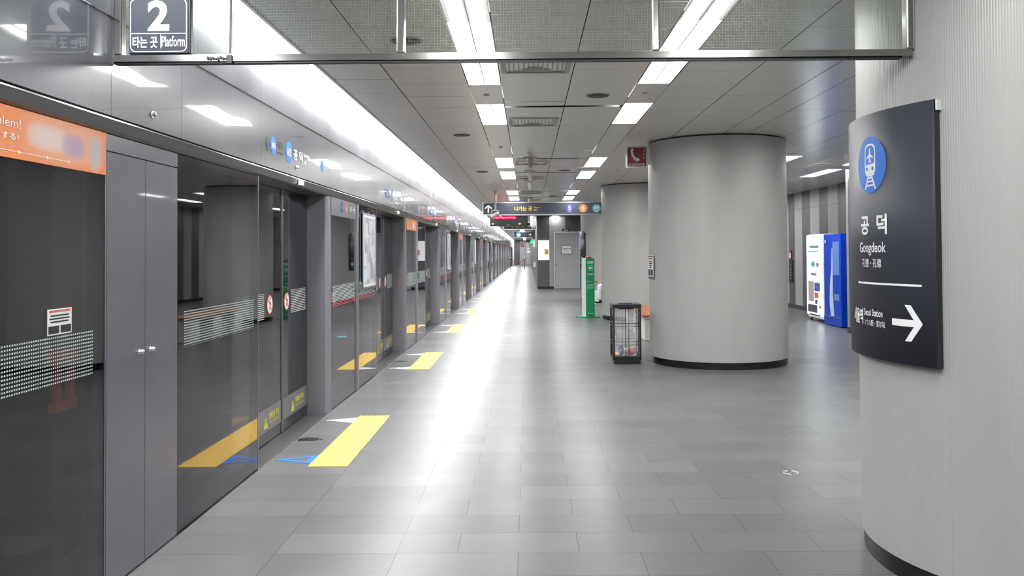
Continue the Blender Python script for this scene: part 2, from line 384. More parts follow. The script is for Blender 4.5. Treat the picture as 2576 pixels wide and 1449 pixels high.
def ring(b, outer, inner, T, depth, mi=0):
    n = len(outer); fs = []
    V = [[b.bm.verts.new(T @ Vector((x, y, d))) for x, y in P] for P in (outer, inner) for d in (0, depth)]
    for k in range(n):
        j = (k+1) % n
        for A, B in ((V[1], V[3]), (V[0], V[1]), (V[3], V[2]), (V[2], V[0])): fs.append(b.bm.faces.new((A[k], A[j], B[j], B[k])))
    b._mi(mi, fs); return b
def arrow_pts(L_, w, head, right=True):      # arrow with a shaft and an open V head drawn as one outline, pointing +x
    t = w*1.15
    return [(-L_/2, -w/2), (L_/2-w*1.5, -w/2), (L_/2-w*1.5-(head-w*.5)*.78, -head), (L_/2-w*1.5-(head-w*.5)*.78+t, -head), (L_/2, -w*.10), (L_/2, w*.10), (L_/2-w*1.5-(head-w*.5)*.78+t, head), (L_/2-w*1.5-(head-w*.5)*.78, head), (L_/2-w*1.5, w/2), (-L_/2, w/2)]
def rotp(p, a): c, s = math.cos(a), math.sin(a); return [(x*c-y*s, x*s+y*c) for x, y in p]
ORD = ['first', 'second', 'third', 'fourth', 'fifth', 'sixth', 'seventh', 'eighth', 'ninth', 'tenth', 'eleventh', 'twelfth', 'thirteenth', 'fourteenth', 'fifteenth', 'sixteenth', 'seventeenth', 'eighteenth', 'nineteenth', 'twentieth'] + ['twenty-'+w for w in ('first', 'second', 'third', 'fourth', 'fifth', 'sixth', 'seventh', 'eighth', 'ninth')]

# ------------------------------------------------------------------ the setting
HC = 2.896                    # ceiling height
Y0, Y1 = -9.0, 100.0
struct(MB('floor').box(-2.25, 6.8, Y0, Y1+.2, -.25, 0).build('floor'))
def ceiling():
    b = MB('ceil', 'ceil_dark')
    xs = [-1.60, -1.12, -.505, -.22, .369, .945, 1.236, 1.82, 2.40, 2.71, 3.25, 3.93, 4.22, 4.8, 5.33, 5.62, 6.2, 6.80]
    shadow_bands = [6.15+6.93*n for n in range(-2, 14)]+[8.40+6.93*n for n in range(-2, 14)]  # panels are cut open here; the dark slots stand in for shadow bands
    def hole(x0, x1, ya, yb):
        return any(x0 < lx < x1 and ya < l1 and yb > l0 for lx, l0, l1 in LAMPS)
    for i in range(len(xs)-1):
        x0, x1 = xs[i], xs[i+1]; wide = x1-x0 > .35
        off = (.43, .02, .0, .33, .10, 0, .22, .08, .0, .3)[i % 10]; pitch = .60
        y = Y0+off
        cuts = []
        if not wide:
            ls = sorted((l0, l1) for lx, l0, l1 in LAMPS if x0 < lx < x1)
            p = Y0
            for l0, l1 in ls: cuts.append((p, l0-.01)); p = l1+.01
            cuts.append((p, Y1))
        else:
            ys = [Y0]
            while y < Y1: ys.append(y); y += pitch
            ys.append(Y1); bb = sorted(v for v in shadow_bands if -.3 < (x0+x1)/2 < .95)
            for a, c in zip(ys[:-1], ys[1:]):
                segs = [(a, c)]
                for v in bb:
                    ns = []
                    for (p, q) in segs:
                        if p < v+.05 and q > v-.05:
                            if v-.05 > p: ns.append((p, v-.05))
                            if q > v+.05: ns.append((v+.05, q))
                        else: ns.append((p, q))
                    segs = ns
                cuts += segs
        for a, c in cuts:
            if c-a < .03: continue
            g = .0035; t1 = random.uniform(-.0008, .0008); t2 = random.uniform(-.0008, .0008)
            b.quad((x0+g, a+.0018, HC+t1), (x0+g, c-.0018, HC+t2), (x1-g, c-.0018, HC+t2), (x1-g, a+.0018, HC+t1), mi=0)
    b.box(-2.3, 6.9, Y0, Y1, HC+.16, HC+.25, 1)
    struct(b.build('ceiling', fix=False))
PAIR = 6.87
LAMPS = []
for n in range(-2, 13):
    for (a, c) in ((12.98, 14.45), (15.15, 16.70)):
        s = a+PAIR*n; e = c+PAIR*n
        if n == -1 and a < 14: s, e = 5.29, 7.30
        if n == -1 and a > 14: s, e = 8.25, 9.58
        for lx in (-.3625, 1.0905): LAMPS.append((lx, s, e))
        if n < 4 and s > -2: LAMPS += [(4.07, s, e), (5.475, s, e)]
ceiling()
struct(MB('ceil').box(-1.62, -1.60, Y0, Y1, HC-.01, HC+.05).build('trim_1'))
# right hand walls
def panel_wall(name, axis, const, a0, a1, edges, dark_first, z0, z1, facing, split=2.48):
    b = MB('wall_l', 'wall_d', 'black')
    e = [a for a in edges if a0 < a < a1]; e = [a0]+e+[a1]
    for i, (p, q) in enumerate(zip(e[:-1], e[1:])):
        k = 1 if (i % 2 == 0) == dark_first else 0
        for (za, zb) in ((z0+.10, split-.004), (split+.004, z1)):
            if axis == 'Y': b.box(const, const+.05*facing, p+.003, q-.003, za, zb, k)
            else: b.box(p+.003, q-.003, const, const+.05*facing, za, zb, k)
    if axis == 'Y': b.box(const+.01*facing, const+.3*facing, a0, a1, z0, z1+.06, 2)
    else: b.box(a0, a1, const+.01*facing, const+.3*facing, z0, z1+.06, 2)
    return struct(b.build(name))
ed = [17.93-.6*k for k in range(1, 6)][::-1]+[17.93, 18.46, 19.07, 19.64, 20.28, 20.87, 21.46, 21.95]+[21.95+.6*k for k in range(1, 30)]
panel_wall('wall_right', 'Y', 6.72, 15.1, 33.9, ed, False, 0, HC, 1)
struct(MB('wall_l', 'black').box(5.65, 6.715, 15.02, 15.12, .1, HC).box(5.66, 6.7, 15.02, 15.10, 0, .1, 1).build('wall_return'))
panel_wall('wall_right_near', 'Y', 5.65, Y0, 15.018, [15.1-.6*k for k in range(1, 41)][::-1], True, 0, HC, 1)
struct(MB('skirt').box(6.705, 6.72, 15.1, 33.9, 0, .1).build('baseboard_right'))
struct(MB('skirt').box(5.635, 5.65, Y0, 15.1, 0, .1).build('baseboard_right_near'))
struct(MB('chrome').box(6.69, 6.72, 17.86, 17.90, 1.8, HC).build('trim_2'))
# technical room block in the middle distance
panel_wall('wall_core_front', 'X', 33.9, .367, 6.72, [.85, 1.49, 2.12, 2.72, 3.32, 3.92, 4.52, 5.12, 5.72, 6.32], True, 0, HC, 1)
struct(MB('skirt').box(.367, 1.03, 33.885, 33.9, 0, .1).build('baseboard_core'))
panel_wall('wall_core_side', 'Y', .367, 33.95, Y1, [33.9+.6*k for k in range(1, 110)], False, 0, HC, 1)
b = MB('wall_d', 'wall_l', 'wall_w')
b.box(-1.62, -.95, Y1, Y1+.1, 0, HC, 0).box(-.95, -.25, Y1, Y1+.1, 0, HC, 1).box(-.25, .40, Y1, Y1+.1, 0, HC, 0).box(-2.4, -1.62, Y1-.6, Y1+.1, 0, HC, 2)
struct(b.build('wall_end'))
struct(MB('wall_l').box(-2.3, 5.7, Y0-.1, Y0, 0, HC+.2).build('wall_back'))
# track tunnel behind the glass
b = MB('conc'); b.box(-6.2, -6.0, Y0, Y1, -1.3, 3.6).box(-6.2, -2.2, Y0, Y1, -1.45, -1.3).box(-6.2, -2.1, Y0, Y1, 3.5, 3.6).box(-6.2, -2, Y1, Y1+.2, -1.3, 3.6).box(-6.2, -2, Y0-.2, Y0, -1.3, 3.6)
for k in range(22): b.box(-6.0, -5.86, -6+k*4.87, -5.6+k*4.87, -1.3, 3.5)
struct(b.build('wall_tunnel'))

# ------------------------------------------------------------------ platform screen: fascia, header, strip light
PX = -1.82
BAY = 4.87
def YP(k): return 7.70+BAY*k
NB = 17
joints = [Y0, 0.0, 2.83, 3.66, 4.41, 5.73]
for k in range(0, NB): joints += [YP(k), YP(k)+1.33, YP(k)+2.5]
joints += [YP(NB), Y1-.6]
b = MB('fascia', 'black', 'chrome')
for p, q in zip(joints[:-1], joints[1:]):
    for (za, zb) in ((2.055, 2.482), (2.490, 2.93)):
        b.box(-1.84, -1.80, p+.0015, q-.0015, za, zb, 0)
b.box(-1.86, -1.835, Y0, Y1-.6, 2.03, 2.93, 1)
b.box(-1.8, -1.797, Y0, Y1-.6, 2.483, 2.489, 2)
fas = struct(b.build('wall_left_fascia'))
b = MB('header', 'black')
hx = [Y0]+[3.75, 4.47]+[YP(k)+d for k in range(0, NB) for d in (.05, 2.5)]+[Y1-.6]
for p, q in zip(hx[:-1], hx[1:]):
    T = Matrix(((1, 0, 0, 0), (0, 0, -1, q-.001), (0, 1, 0, 0), (0, 0, 0, 1)))
    b.poly([(-2.12, 1.98), (-1.815, 1.98), (-1.795, 1.99), (-1.785, 2.038), (-1.79, 2.042), (-2.12, 2.042)], T, q-p-.002, 0)
b.box(-2.12, -1.84, Y0, Y1-.6, 2.04, 2.06, 1)
struct(b.build('trim_header'))
struct(MB('chrome').box(-1.787, -1.783, Y0, Y1-.6, 2.034, 2.040).build('trim_header_edge'))
b = MB('strip', 'lampbody')
b.quad((-1.797, Y0, 2.925), (-1.797, Y1-.6, 2.925), (-1.625, Y1-.6, 2.925), (-1.625, Y0, 2.925), mi=0)
b.box(-1.797, -1.625, Y0, Y1-.6, 2.94, 3.0, 1)
tag(b.build('strip_light', fix=False), 'continuous blown-out white strip light running above the screen doors', 'light')
struct(MB('header').box(-2.12, -1.815, 5.73, Y1-.6, 0, .006).build('trim_sill'))
struct(MB('chrome').box(-1.818, -1.811, Y0, Y1-.6, 0, .008).build('trim_sill_edge'))
struct(MB('black').box(-2.3, -2.1, Y0, 2.83, 0, 2.0).build('wall_left'))

LV = -1.8
def fascia_sign(y0, label):
    org = (LV, y0, 2.22)
    t = thing('station_lettering', label, 'sign', org, 'station name lettering on the fascia')
    k = .0012
    def T(dy, dz=0): return fX(LV+.0005, y0+dy, 2.22+dz)
    shape(rotp([(-.05, -.012), (.02, -.012), (-.005, -.055), (.015, -.055), (.055, -.004), (.055, .004), (.015, .055), (-.005, .055), (.02, .012), (-.05, .012)], PI), T(.0), 'dial', t, 'arrow', org=org)
    shape(circ(.062), T(.125), 'blue', t, 'disc', org=org); text('A01', T(.125), 'white', t, w=.085, h=.045, org=org, off=.002)
    text('서울역', T(.275, .02), 'dial', t, w=.14, h=.05, org=org); text('Seoul Station', T(.29, -.035), 'dial', t, w=.15, h=.018, org=org)
    shape(circ(.08), T(.52), 'blue', t, 'disc', org=org); text('A02', T(.52), 'white', t, w=.115, h=.06, org=org, off=.002)
    text('공 덕', T(.77), 'white', t, w=.26, h=.085, bold=.03, org=org)
    text('Gongdeok', T(1.03, .022), 'white', t, w=.20, h=.036, bold=.02, org=org); text('孔德', T(.97, -.03), 'white', t, w=.08, h=.03, org=org)
    shape(circ(.05), T(1.55), 'blue', t, 'disc', org=org)
    return t
st0 = fascia_sign(5.88, 'station name lettering with blue A01 and A02 discs, nearest of the row on the fascia')
for k in range(1, 6):
    dup(st0, (LV, 5.88+BAY*k, 2.22), f'station name lettering with blue discs on the fascia, {ORD[k]} from the near end')

# fascia locks and header sensors
lk = MB('chrome').lathe([(.0, .016), (.010, .014), (.016, .007), (.018, 0), (.018, -.004)], fX(LV, 4.07, 2.125), 16, cap=False).build('fascia_lock', org=(LV, 4.07, 2.125)); lk.location = (LV, 4.07, 2.125)
tag(lk, 'small round chrome lock on the fascia above the locker', 'lock', 'fascia locks')
for i, y in enumerate([6.62]+[YP(k)+3.9 for k in range(0, 6)]):
    dup(lk, (LV, y, 2.125), f'small round chrome fascia lock above the {ORD[i]} pair of screen doors')
sn = MB('pale').box(-.004, .022, -.05, .05, -.022, .022, bev=.006).build('door_indicator'); sn.location = (-1.787, 6.66, 2.008)
tag(sn, 'small pinkish-white indicator box on the header over the nearest doors', 'indicator', 'door indicators on the header')
for k in range(0, 8): dup(sn, (-1.787, 6.66+BAY*(k+1)+.15, 2.008), f'small pale indicator box on the header over the {ORD[k+1]} pair of screen doors')

# ------------------------------------------------------------------ platform screen: pillars, fixed glazing, doors
TOPZ = 1.98
def build_pillar():
    t = MB('pillar')
    T = Matrix()
    t.poly([(-.235, 0), (-.02, 0), (0, .02), (0, .15), (-.235, .15)], T, TOPZ-.002)
    o = t.build('screen_pillar'); return o
pil0 = build_pillar(); pil0.location = (PX, YP(-1)-.15, .001)
tag(pil0, 'grey steel screen pillar left of the nearest glass with the orange banner', 'pillar', 'screen door pillars')
for k in range(0, NB+1):
    dup(pil0, (PX, YP(k), .001), f'grey steel screen pillar at the far side of the {ORD[k]} pair of screen doors')

def pane_parts(t, org, y0, y1, zb=0, border=.05, bottom=.10, band=('lineband', .955, 1.15), x=PX, both=True, side=True):
    # black border frame
    b = MB('frit', 'steel'); xa, xb = x-.035, x-.009
    b.box(xa, xb, y0, y0+border, zb, TOPZ-.002).box(xa, xb, y1-border, y1, zb, TOPZ-.002)
    b.box(xa, xb, y0+border, y1-border, zb, zb+bottom).box(xa, xb, y0+border, y1-border, TOPZ-.05, TOPZ-.002)
    b.box(x-.001, x+.002, y1-.006, y1, zb, TOPZ-.002, 1)
    b.build('frame', t, org)
    MB('glass').box(x-.0085, x-.001, y0+.001, y1-.007, zb+.012, TOPZ-.003).build('glass', t, org)
    if band:
        o = MB(band[0]).box(x-.0008, x, y0+border+.01, y1-border-.02, band[1], band[2]).build('safety_band', t, org)
def fixed_panel(k, banner):
    y = YP(k)+.15; org = (PX, YP(k), 0)
    t = thing('fixed_screen', '', 'glass panel', org, 'fixed glass screens between the doors')
    ym = YP(k)+1.30; ye = YP(k)+2.5
    pane_parts(t, org, y, ym); pane_parts(t, org, ym+.05, ye)
    b = MB('steel'); b.box(PX-.03, PX+.02, ym, ym+.05, .01, TOPZ-.002, bev=.006); po = b.build('post', t, org)
    MB('chrome').box(PX+.02, PX+.045, ym+.005, ym+.045, 1.04, 1.14, bev=.006).build('latch', po, org)
    # framed advert clipped to the second pane
    if banner == 'sign':
        b = MB('steel', 'advert', 'white'); b.box(PX+.004, PX+.018, ym+.30, ym+1.06, 1.06, 1.90, bev=.003).box(PX+.018, PX+.020, ym+.32, ym+1.04, 1.08, 1.88, 2).box(PX+.020, PX+.021, ym+.35, ym+1.01, 1.11, 1.85, 1)
        for yy in (ym+.36, ym+.68, ym+1.0):
            for zz in (1.05, 1.91): b.box(PX-.0005, PX+.014, yy-.012, yy+.012, zz-.016, zz+.016)
        b.build('advert_frame', t, org)
    if banner == 'sign':
        z0, z1 = 1.81, TOPZ
        s = MB('slate2').box(PX, PX+.004, y, ym, z0, z1).build('direction_sign', t, org)
        zz = 1.905; X = PX+.0045
        for yy, c, ch in ((.60, 'navy', '5'), (.80, 'redring', '6'), (1.0, 'cyan', '공항')):
            shape(circ(.055), fX(X, YP(k)+yy, zz), c, s, 'disc', org=org); text(ch, fX(X, YP(k)+yy, zz), 'white', s, h=.05, org=org, off=.002)
        shape(arrow_pts(.10, .016, .045), fX(X, YP(k)+1.17, zz), 'white', s, 'arrow', org=org)
    else:
        s = MB('orange').box(PX, PX+.004, y, ym+.05, 1.81, TOPZ).build('banner', t, org); X = PX+.0045
        for (a, c, d, e, m) in ((.25, 1.90, .12, .05, 'palegrey'), (.45, 1.91, .10, .03, 'lilac'), (.85, 1.89, .16, .09, 'white'), (1.05, 1.90, .05, .10, 'lilac'), (1.18, 1.90, .03, .12, 'white'), (.6, 1.87, .05, .04, 'palegrey')):
            MB(m).box(X, X+.001, YP(k)+a, YP(k)+a+d, c-e/2, c+e/2).build('print', s, org)
        MB('palegrey').box(X, X+.001, YP(k)+.25, YP(k)+1.25, 1.832, 1.838).build('print', s, org)
    if k == 0:   # lowest rows of the band are red here
        for a, c in ((y+.06, ym-.07), (ym+.11, ye-.07)): MB('redband').box(PX+.0002, PX+.001, a, c, .955, 1.0).build('safety_band', t, org)['label'] = 'red lowest rows of the band'
    return t
fp0 = fixed_panel(0, 'sign'); fp0['label'] = 'fixed glass screen with grey direction sign and post, beyond the nearest doors'
fp1 = fixed_panel(1, 'banner'); fp1['label'] = 'fixed glass screen with small orange banner at its top'
for k in range(2, NB):
    src = fp0 if k % 2 == 0 else fp1
    what = 'grey direction sign' if k % 2 == 0 else 'orange banner'
    dup(src, (PX, YP(k), 0), f'fixed glass screen with {what}, {ORD[k]} one counting from the grey-signed screen')

DX = -2.0
def sliding_door(k, yL=None):
    ye = YP(k+1)-.005; ys = (yL or YP(k)+2.5)+.02; seam = YP(k+1)-.80
    org = (DX, YP(k+1), 0)
    t = thing('sliding_door', '', 'door', org, 'sliding screen doors')
    for i, (a, c) in enumerate(((ys, seam-.006), (seam+.006, ye))):
        b = MB('frit', 'steel'); xa, xb = DX-.035, DX-.0095
        b.box(xa, xb, a, a+.05, .012, TOPZ-.002).box(xa, xb, c-.05, c, .012, TOPZ-.002).box(xa, xb, a+.05, c-.05, .012, .10).box(xa, xb, a+.05, c-.05, 1.90, TOPZ-.002)
        e = c if i == 0 else a
        b.box(DX, DX+.006, e-.012 if i == 0 else e, e if i == 0 else e+.012, .012, TOPZ-.002, 1)
        lf = b.build('door_leaf', t, org)
        MB('glass').box(DX-.009, DX-.001, a+(.013 if i else .001), c-(.001 if i else .013), .014, TOPZ-.004).build('glass', lf, org)
        MB('kick').box(DX-.0008, DX+.002, a+.03, c-.03, .10, .275).build('kick_plate', lf, org)
        X = DX+.0022; cy = (seam-.32) if i == 0 else (seam+.14)
        bb = (a+.06, cy-.14) if i == 0 else (cy+.13, c-.06)
        MB('lineband').box(DX-.0008, DX, bb[0], bb[1], .955, 1.15).build('safety_band', lf, org)
        b = MB('redring', 'white', 'dial'); Tc = fX(DX-.0005, cy, 1.06); b.poly(circ(.075), Tc, .001, 0).poly(circ(.063), Tc, .0016, 1)
        b.poly([(-.008, -.045), (.008, -.045), (.012, .02), (-.004, .035), (-.012, .02)], Tc, .002, 2).poly(circ(.012, 12, 0, .047), Tc, .002, 2)
        b.poly([(-.01, .02), (-.04, .035), (-.042, .028), (-.008, .006)], Tc, .002, 2).poly([(.01, .02), (.036, .0), (.032, -.006), (.008, .006)], Tc, .002, 2)
        b.poly([(-.048, .040), (-.040, .048), (.048, -.040), (.040, -.048)], Tc, .0022, 0)
        b.build('no_leaning_sticker', lf, org)
        wy = (seam-.22) if i == 0 else (seam+.52)
        text('발빠짐 주의', fX(X, wy, .205), 'warn', lf, w=.26, h=.055, bold=.015, org=org)
        text('Please, Mind the gap', fX(X, wy, .155), 'warn', lf, w=.26, h=.020, bold=.01, org=org)
        b = MB('warn', 'dial'); Tt = fX(X, wy-.21, .165); b.poly([(-.05, -.038), (.05, -.038), (0, .05)], Tt, .001, 0).poly([(-.006, -.028), (.006, -.028), (.006, .02), (-.006, .02)], Tt, .0015, 1)
        b.build('warning_triangle', lf, org)
    return t
sd0 = sliding_door(-1, 5.73); sd0['label'] = 'nearest pair of sliding glass doors with no-leaning stickers, beside the wide dark pane'
sd1 = sliding_door(0); sd1['label'] = 'second pair of sliding glass doors, beyond the grey-signed screen'
for k in range(1, NB): dup(sd1, (DX, YP(k+1), 0), f'{ORD[k+1]} pair of sliding glass screen doors from the near end')

# near end of the screen
org = (PX, 3.66, 0)
t = thing('fixed_screen', 'nearest glass screen with the large orange banner and a white dot band', 'glass panel', org, 'fixed glass screens between the doors')
pane_parts(t, org, YP(-1)+.005, 3.655, border=.02, band=None)
b = MB('frit'); b.box(PX-.034, PX-.009, 3.56, 3.61, .1, 1.93); b.build('frame', t, org)
MB('dotband').box(PX-.0008, PX, 2.86, 3.55, .957, 1.143).build('safety_band', t, org)
s = MB(banner_mat()).box(PX, PX+.004, YP(-1)+.02, 3.652, 1.795, 1.978).build('banner', t, org); X = PX+.0045
text('No problem!', fX(X, 2.86, 1.915), 'white', s, w=.34, h=.042, bold=.0, org=org)
text('トラブル どうする?', fX(X, 2.83, 1.872), 'white', s, w=.38, h=.026, bold=.02, org=org)
text('Airport Travel Center', fX(X, 2.98, 1.837), 'palegrey', s, w=.20, h=.010, bold=0, org=org)
b = MB('white'); b.box(X, X+.001, 2.83, 3.36, 1.819, 1.8215)
for yy in (3.02, 3.20, 3.352): b.poly(circ(.006, 12), fX(X, yy, 1.8203), .0015)
b.build('route_line', s, org)
n_ = MB('pale').box(PX-.0008, PX+.0005, 3.215, 3.385, 1.145, 1.245).build('notice_sticker', t, org)
MB('redring').box(PX+.0005, PX+.0009, 3.225, 3.375, 1.232, 1.240).build('print', n_, org)
MB('dial').box(PX+.0005, PX+.0009, 3.235, 3.365, 1.216, 1.222).box(PX+.0005, PX+.0009, 3.225, 3.37, 1.204, 1.210).box(PX+.0005, PX+.0009, 3.235, 3.36, 1.192, 1.198).box(PX+.0005, PX+.0009, 3.22, 3.295, 1.15, 1.18).box(PX+.0005, PX+.0009, 3.305, 3.38, 1.15, 1.18).build('print', n_, org)
# red emergency handle on the track side of the glass
b = MB('redplastic'); b.box(-1.910, -1.885, 3.40, 3.44, .84, 1.05, bev=.006).box(-1.910, -1.885, 3.50, 3.54, .84, 1.05, bev=.006).box(-1.915, -1.880, 3.38, 3.56, 1.02, 1.07, bev=.008).box(-1.915, -1.880, 3.38, 3.56, .82, .86, bev=.008)
hh = b.build('emergency_handle', org=(-1.9, 3.6, .83)); hh.location = (-1.9, 3.6, .83); tag(hh, 'dim red handle behind the nearest glass, through the dot band', 'handle')
b = MB('conc'); b.box(-2.1, -1.92, 3.42, 3.52, .0, 1.95).build('handle_post')
tag(bpy.data.objects['handle_post'], 'dark post behind the nearest glass carrying the red handle', 'post')
# locker
org = (PX, 3.66, 0)
t = thing('equipment_locker', 'tall grey steel locker with two doors between the two nearest panes', 'locker', org)
MB('locker', 'black').box(-1.93, PX-.016, 3.662, 4.408, 0, TOPZ-.002).box(-1.92, PX-.012, 3.664, 4.406, .01, 1.9, 1).box(PX-.016, PX, 3.662, 4.408, 1.905, TOPZ-.003).build('cabinet_body', t, org)
for (a, c, ky) in ((3.664, 4.033, 3.975), (4.037, 4.406, 4.09)):
    d = MB('locker').box(PX-.010, PX+.001, a, c, .01, 1.90, bev=.002).build('cabinet_door', t, org)
    MB('chrome').lathe([(.0, .024), (.008, .022), (.013, .012), (.011, .003), (.014, 0)], fX(PX+.001, ky, .998), 16, cap=False).build('knob', d, org)
# wide dark pane beside the locker
org = (PX, 4.41, 0)
t = thing('fixed_screen', 'wide dark glass screen between the locker and the nearest sliding doors', 'glass panel', org, 'fixed glass screens between the doors')
pane_parts(t, org, 4.412, 5.73, border=.075, band=('dotband', .962, 1.155))

# ------------------------------------------------------------------ floor marks
def tactile():
    b = MB('yellow'); b.box(-.135, .135, 0, 1.79, 0, .004)
    for i in range(6):
        for j in range(40):
            x = -.1125+.045*i; y = .0225+.0447*j
            b.lathe([(.0135, .004), (.010, .0085), (.004, .0092)], Matrix.Translation((x, y, 0)), 8, cap=False)
            b.bm.faces.ensure_lookup_table()
    return b.build('tactile_strip')
tk = tactile(); tk.location = (-1.375, 5.82, 0)
tag(tk, 'yellow dotted tactile strip nearest the camera, in front of the first doors', 'tactile paving', 'yellow tactile strips')
for k in range(1, 16): dup(tk, (-1.375, 5.82+BAY*k-.03*min(k, 3), 0), f'yellow dotted tactile strip in front of the {ORD[k]} pair of screen doors')
ar = MB('white').poly([(0, -.11), (0, .11), (-.26, 0)], Matrix.Translation((0, 0, .0005)), .0015).build('floor_arrow'); ar.location = (-1.512, 7.43, 0)
tag(ar, 'white triangle on the floor at the far end of the nearest yellow strip', 'floor marking', 'white floor triangles')
for k in range(1, 6):
    dup(ar, (-1.512, 7.43+BAY*k-.09, 0), f'white floor triangle beside the far end of the {ORD[k]} yellow strip')
    dup(ar, (-1.512, 5.93+BAY*k-.03, 0), f'white floor triangle beside the near end of the {ORD[k]} yellow strip')
b = MB('blue', 'white'); ring(b, [(0, -.12), (0, .12), (-.29, 0)], [(-.045, -.07), (-.045, .07), (-.19, 0)], Matrix.Translation((0, 0, .0005)), .0015)
o = b.build('floor_arrow'); o.location = (-1.512, 6.02, 0); tag(o, 'blue outlined triangle at the near end of the nearest yellow strip', 'floor marking')
o = MB('aqua').box(-.08, .08, -.12, .12, 0, .0015).build('floor_sticker'); o.location = (-.375, 14.9, 0); tag(o, 'small pale blue square sticker on the floor by the bright strip', 'floor sticker')
def plate(y, lab):  # flat dark outline with raised ribs
    b = MB('black', 'skirt'); b.poly([(-.09, -.05), (.02, -.06), (.10, -.01), (.04, .05), (-.05, .06), (-.10, .02)], Matrix(), .002)
    for q in range(7): b.box(-.07+.02*q, -.062+.02*q, -.03, .03, .002, .005, 1)
    o = b.build('floor_fitting'); o.location = (-1.71, y, 0); return tag(o, lab, 'drain', 'small dark floor patches by the doors')
d0 = plate(6.68, 'small dark patch on the floor by the nearest doors')
dup(d0, (-1.71, 11.45, 0), 'small dark patch on the floor by the second pair of doors')
b = MB('steel', 'black'); b.lathe([(.052, 0), (.052, .003), (.044, .0035), (.042, .0015)], None, 32, cap=False)
b.lathe([(.040, .001), (.0, .001)], None, 24, 1, cap=False)
for q in range(4): b.box(-.035, .035, -.029+.017*q, -.021+.017*q, .001, .003)
o = b.build('floor_fitting'); o.location = (1.711, 5.603, 0); tag(o, 'round chrome floor drain on the open tiles left of the near column', 'drain')

# ------------------------------------------------------------------ columns
CX, CR, CP = 2.504, .893, 7.294
COLY = [3.996+CP*n for n in range(0, 4)]
def column():
    t = thing('round_column', '', 'column', (CX, COLY[0], 0), 'round grey platform columns'); org = (0, 0, 0)
    MB('column').lathe([(CR, .088), (CR, HC-.02)], None, 160, cap=False).lathe([(CR-.012, .09), (CR, .088)], None, 160, cap=False).build('cladding', t)
    MB('skirt').lathe([(CR-.010, 0), (CR-.010, .095)], None, 128, cap=False).build('skirting', t)
    MB('black').lathe([(CR-.03, HC-.03), (CR-.03, HC+.1)], None, 96, cap=False).build('top_gap', t)
    return t
c0 = column(); c0['label'] = 'near round grey column at the right edge, with the curved dark station sign'
for n, lab in ((1, 'large round grey column in the middle, beside the litter bin'), (2, 'round grey column behind the middle one, left of it'), (3, 'farthest round grey column with a sliver of dark sign, behind the green stand')):
    dup(c0, (CX, COLY[n], 0), lab)
dup(c0, (CX, COLY[0]-CP, 0), 'round grey column behind the camera')

# curved station sign on the near column
SR = .93
def bendme(me, cu, cv, a0=None):      # wrap a flat mesh (x along the arc, y up) round the column axis; mesh origin at angle cu (deg), height cv
    bm = bmesh.new(); bm.from_mesh(me)
    xs = [v.co.x for v in bm.verts]; x = min(xs)+.015
    while x < max(xs):
        g = bm.verts[:]+bm.edges[:]+bm.faces[:]
        bmesh.ops.bisect_plane(bm, geom=g, plane_co=(x, 0, 0), plane_no=(1, 0, 0)); x += .015
    rr = SR+.0015
    for v in bm.verts:
        a = R(cu)+v.co.x/SR; v.co = Vector(((rr+v.co.z)*math.cos(a), (rr+v.co.z)*math.sin(a), cv+v.co.y))
    bm.to_mesh(me); bm.free()
def bshape(pts, cu, cv, m, parent, name, z=0., hole=None, label=None):
    b = MB(m)
    if hole: ring(b, pts, hole, Matrix.Translation((0, 0, z)), .0004)
    else: b.poly(pts, Matrix.Translation((0, 0, z)), .0004)
    o = b.build(name, parent); bendme(o.data, cu, cv)
    if label: o['label'] = label
    return o
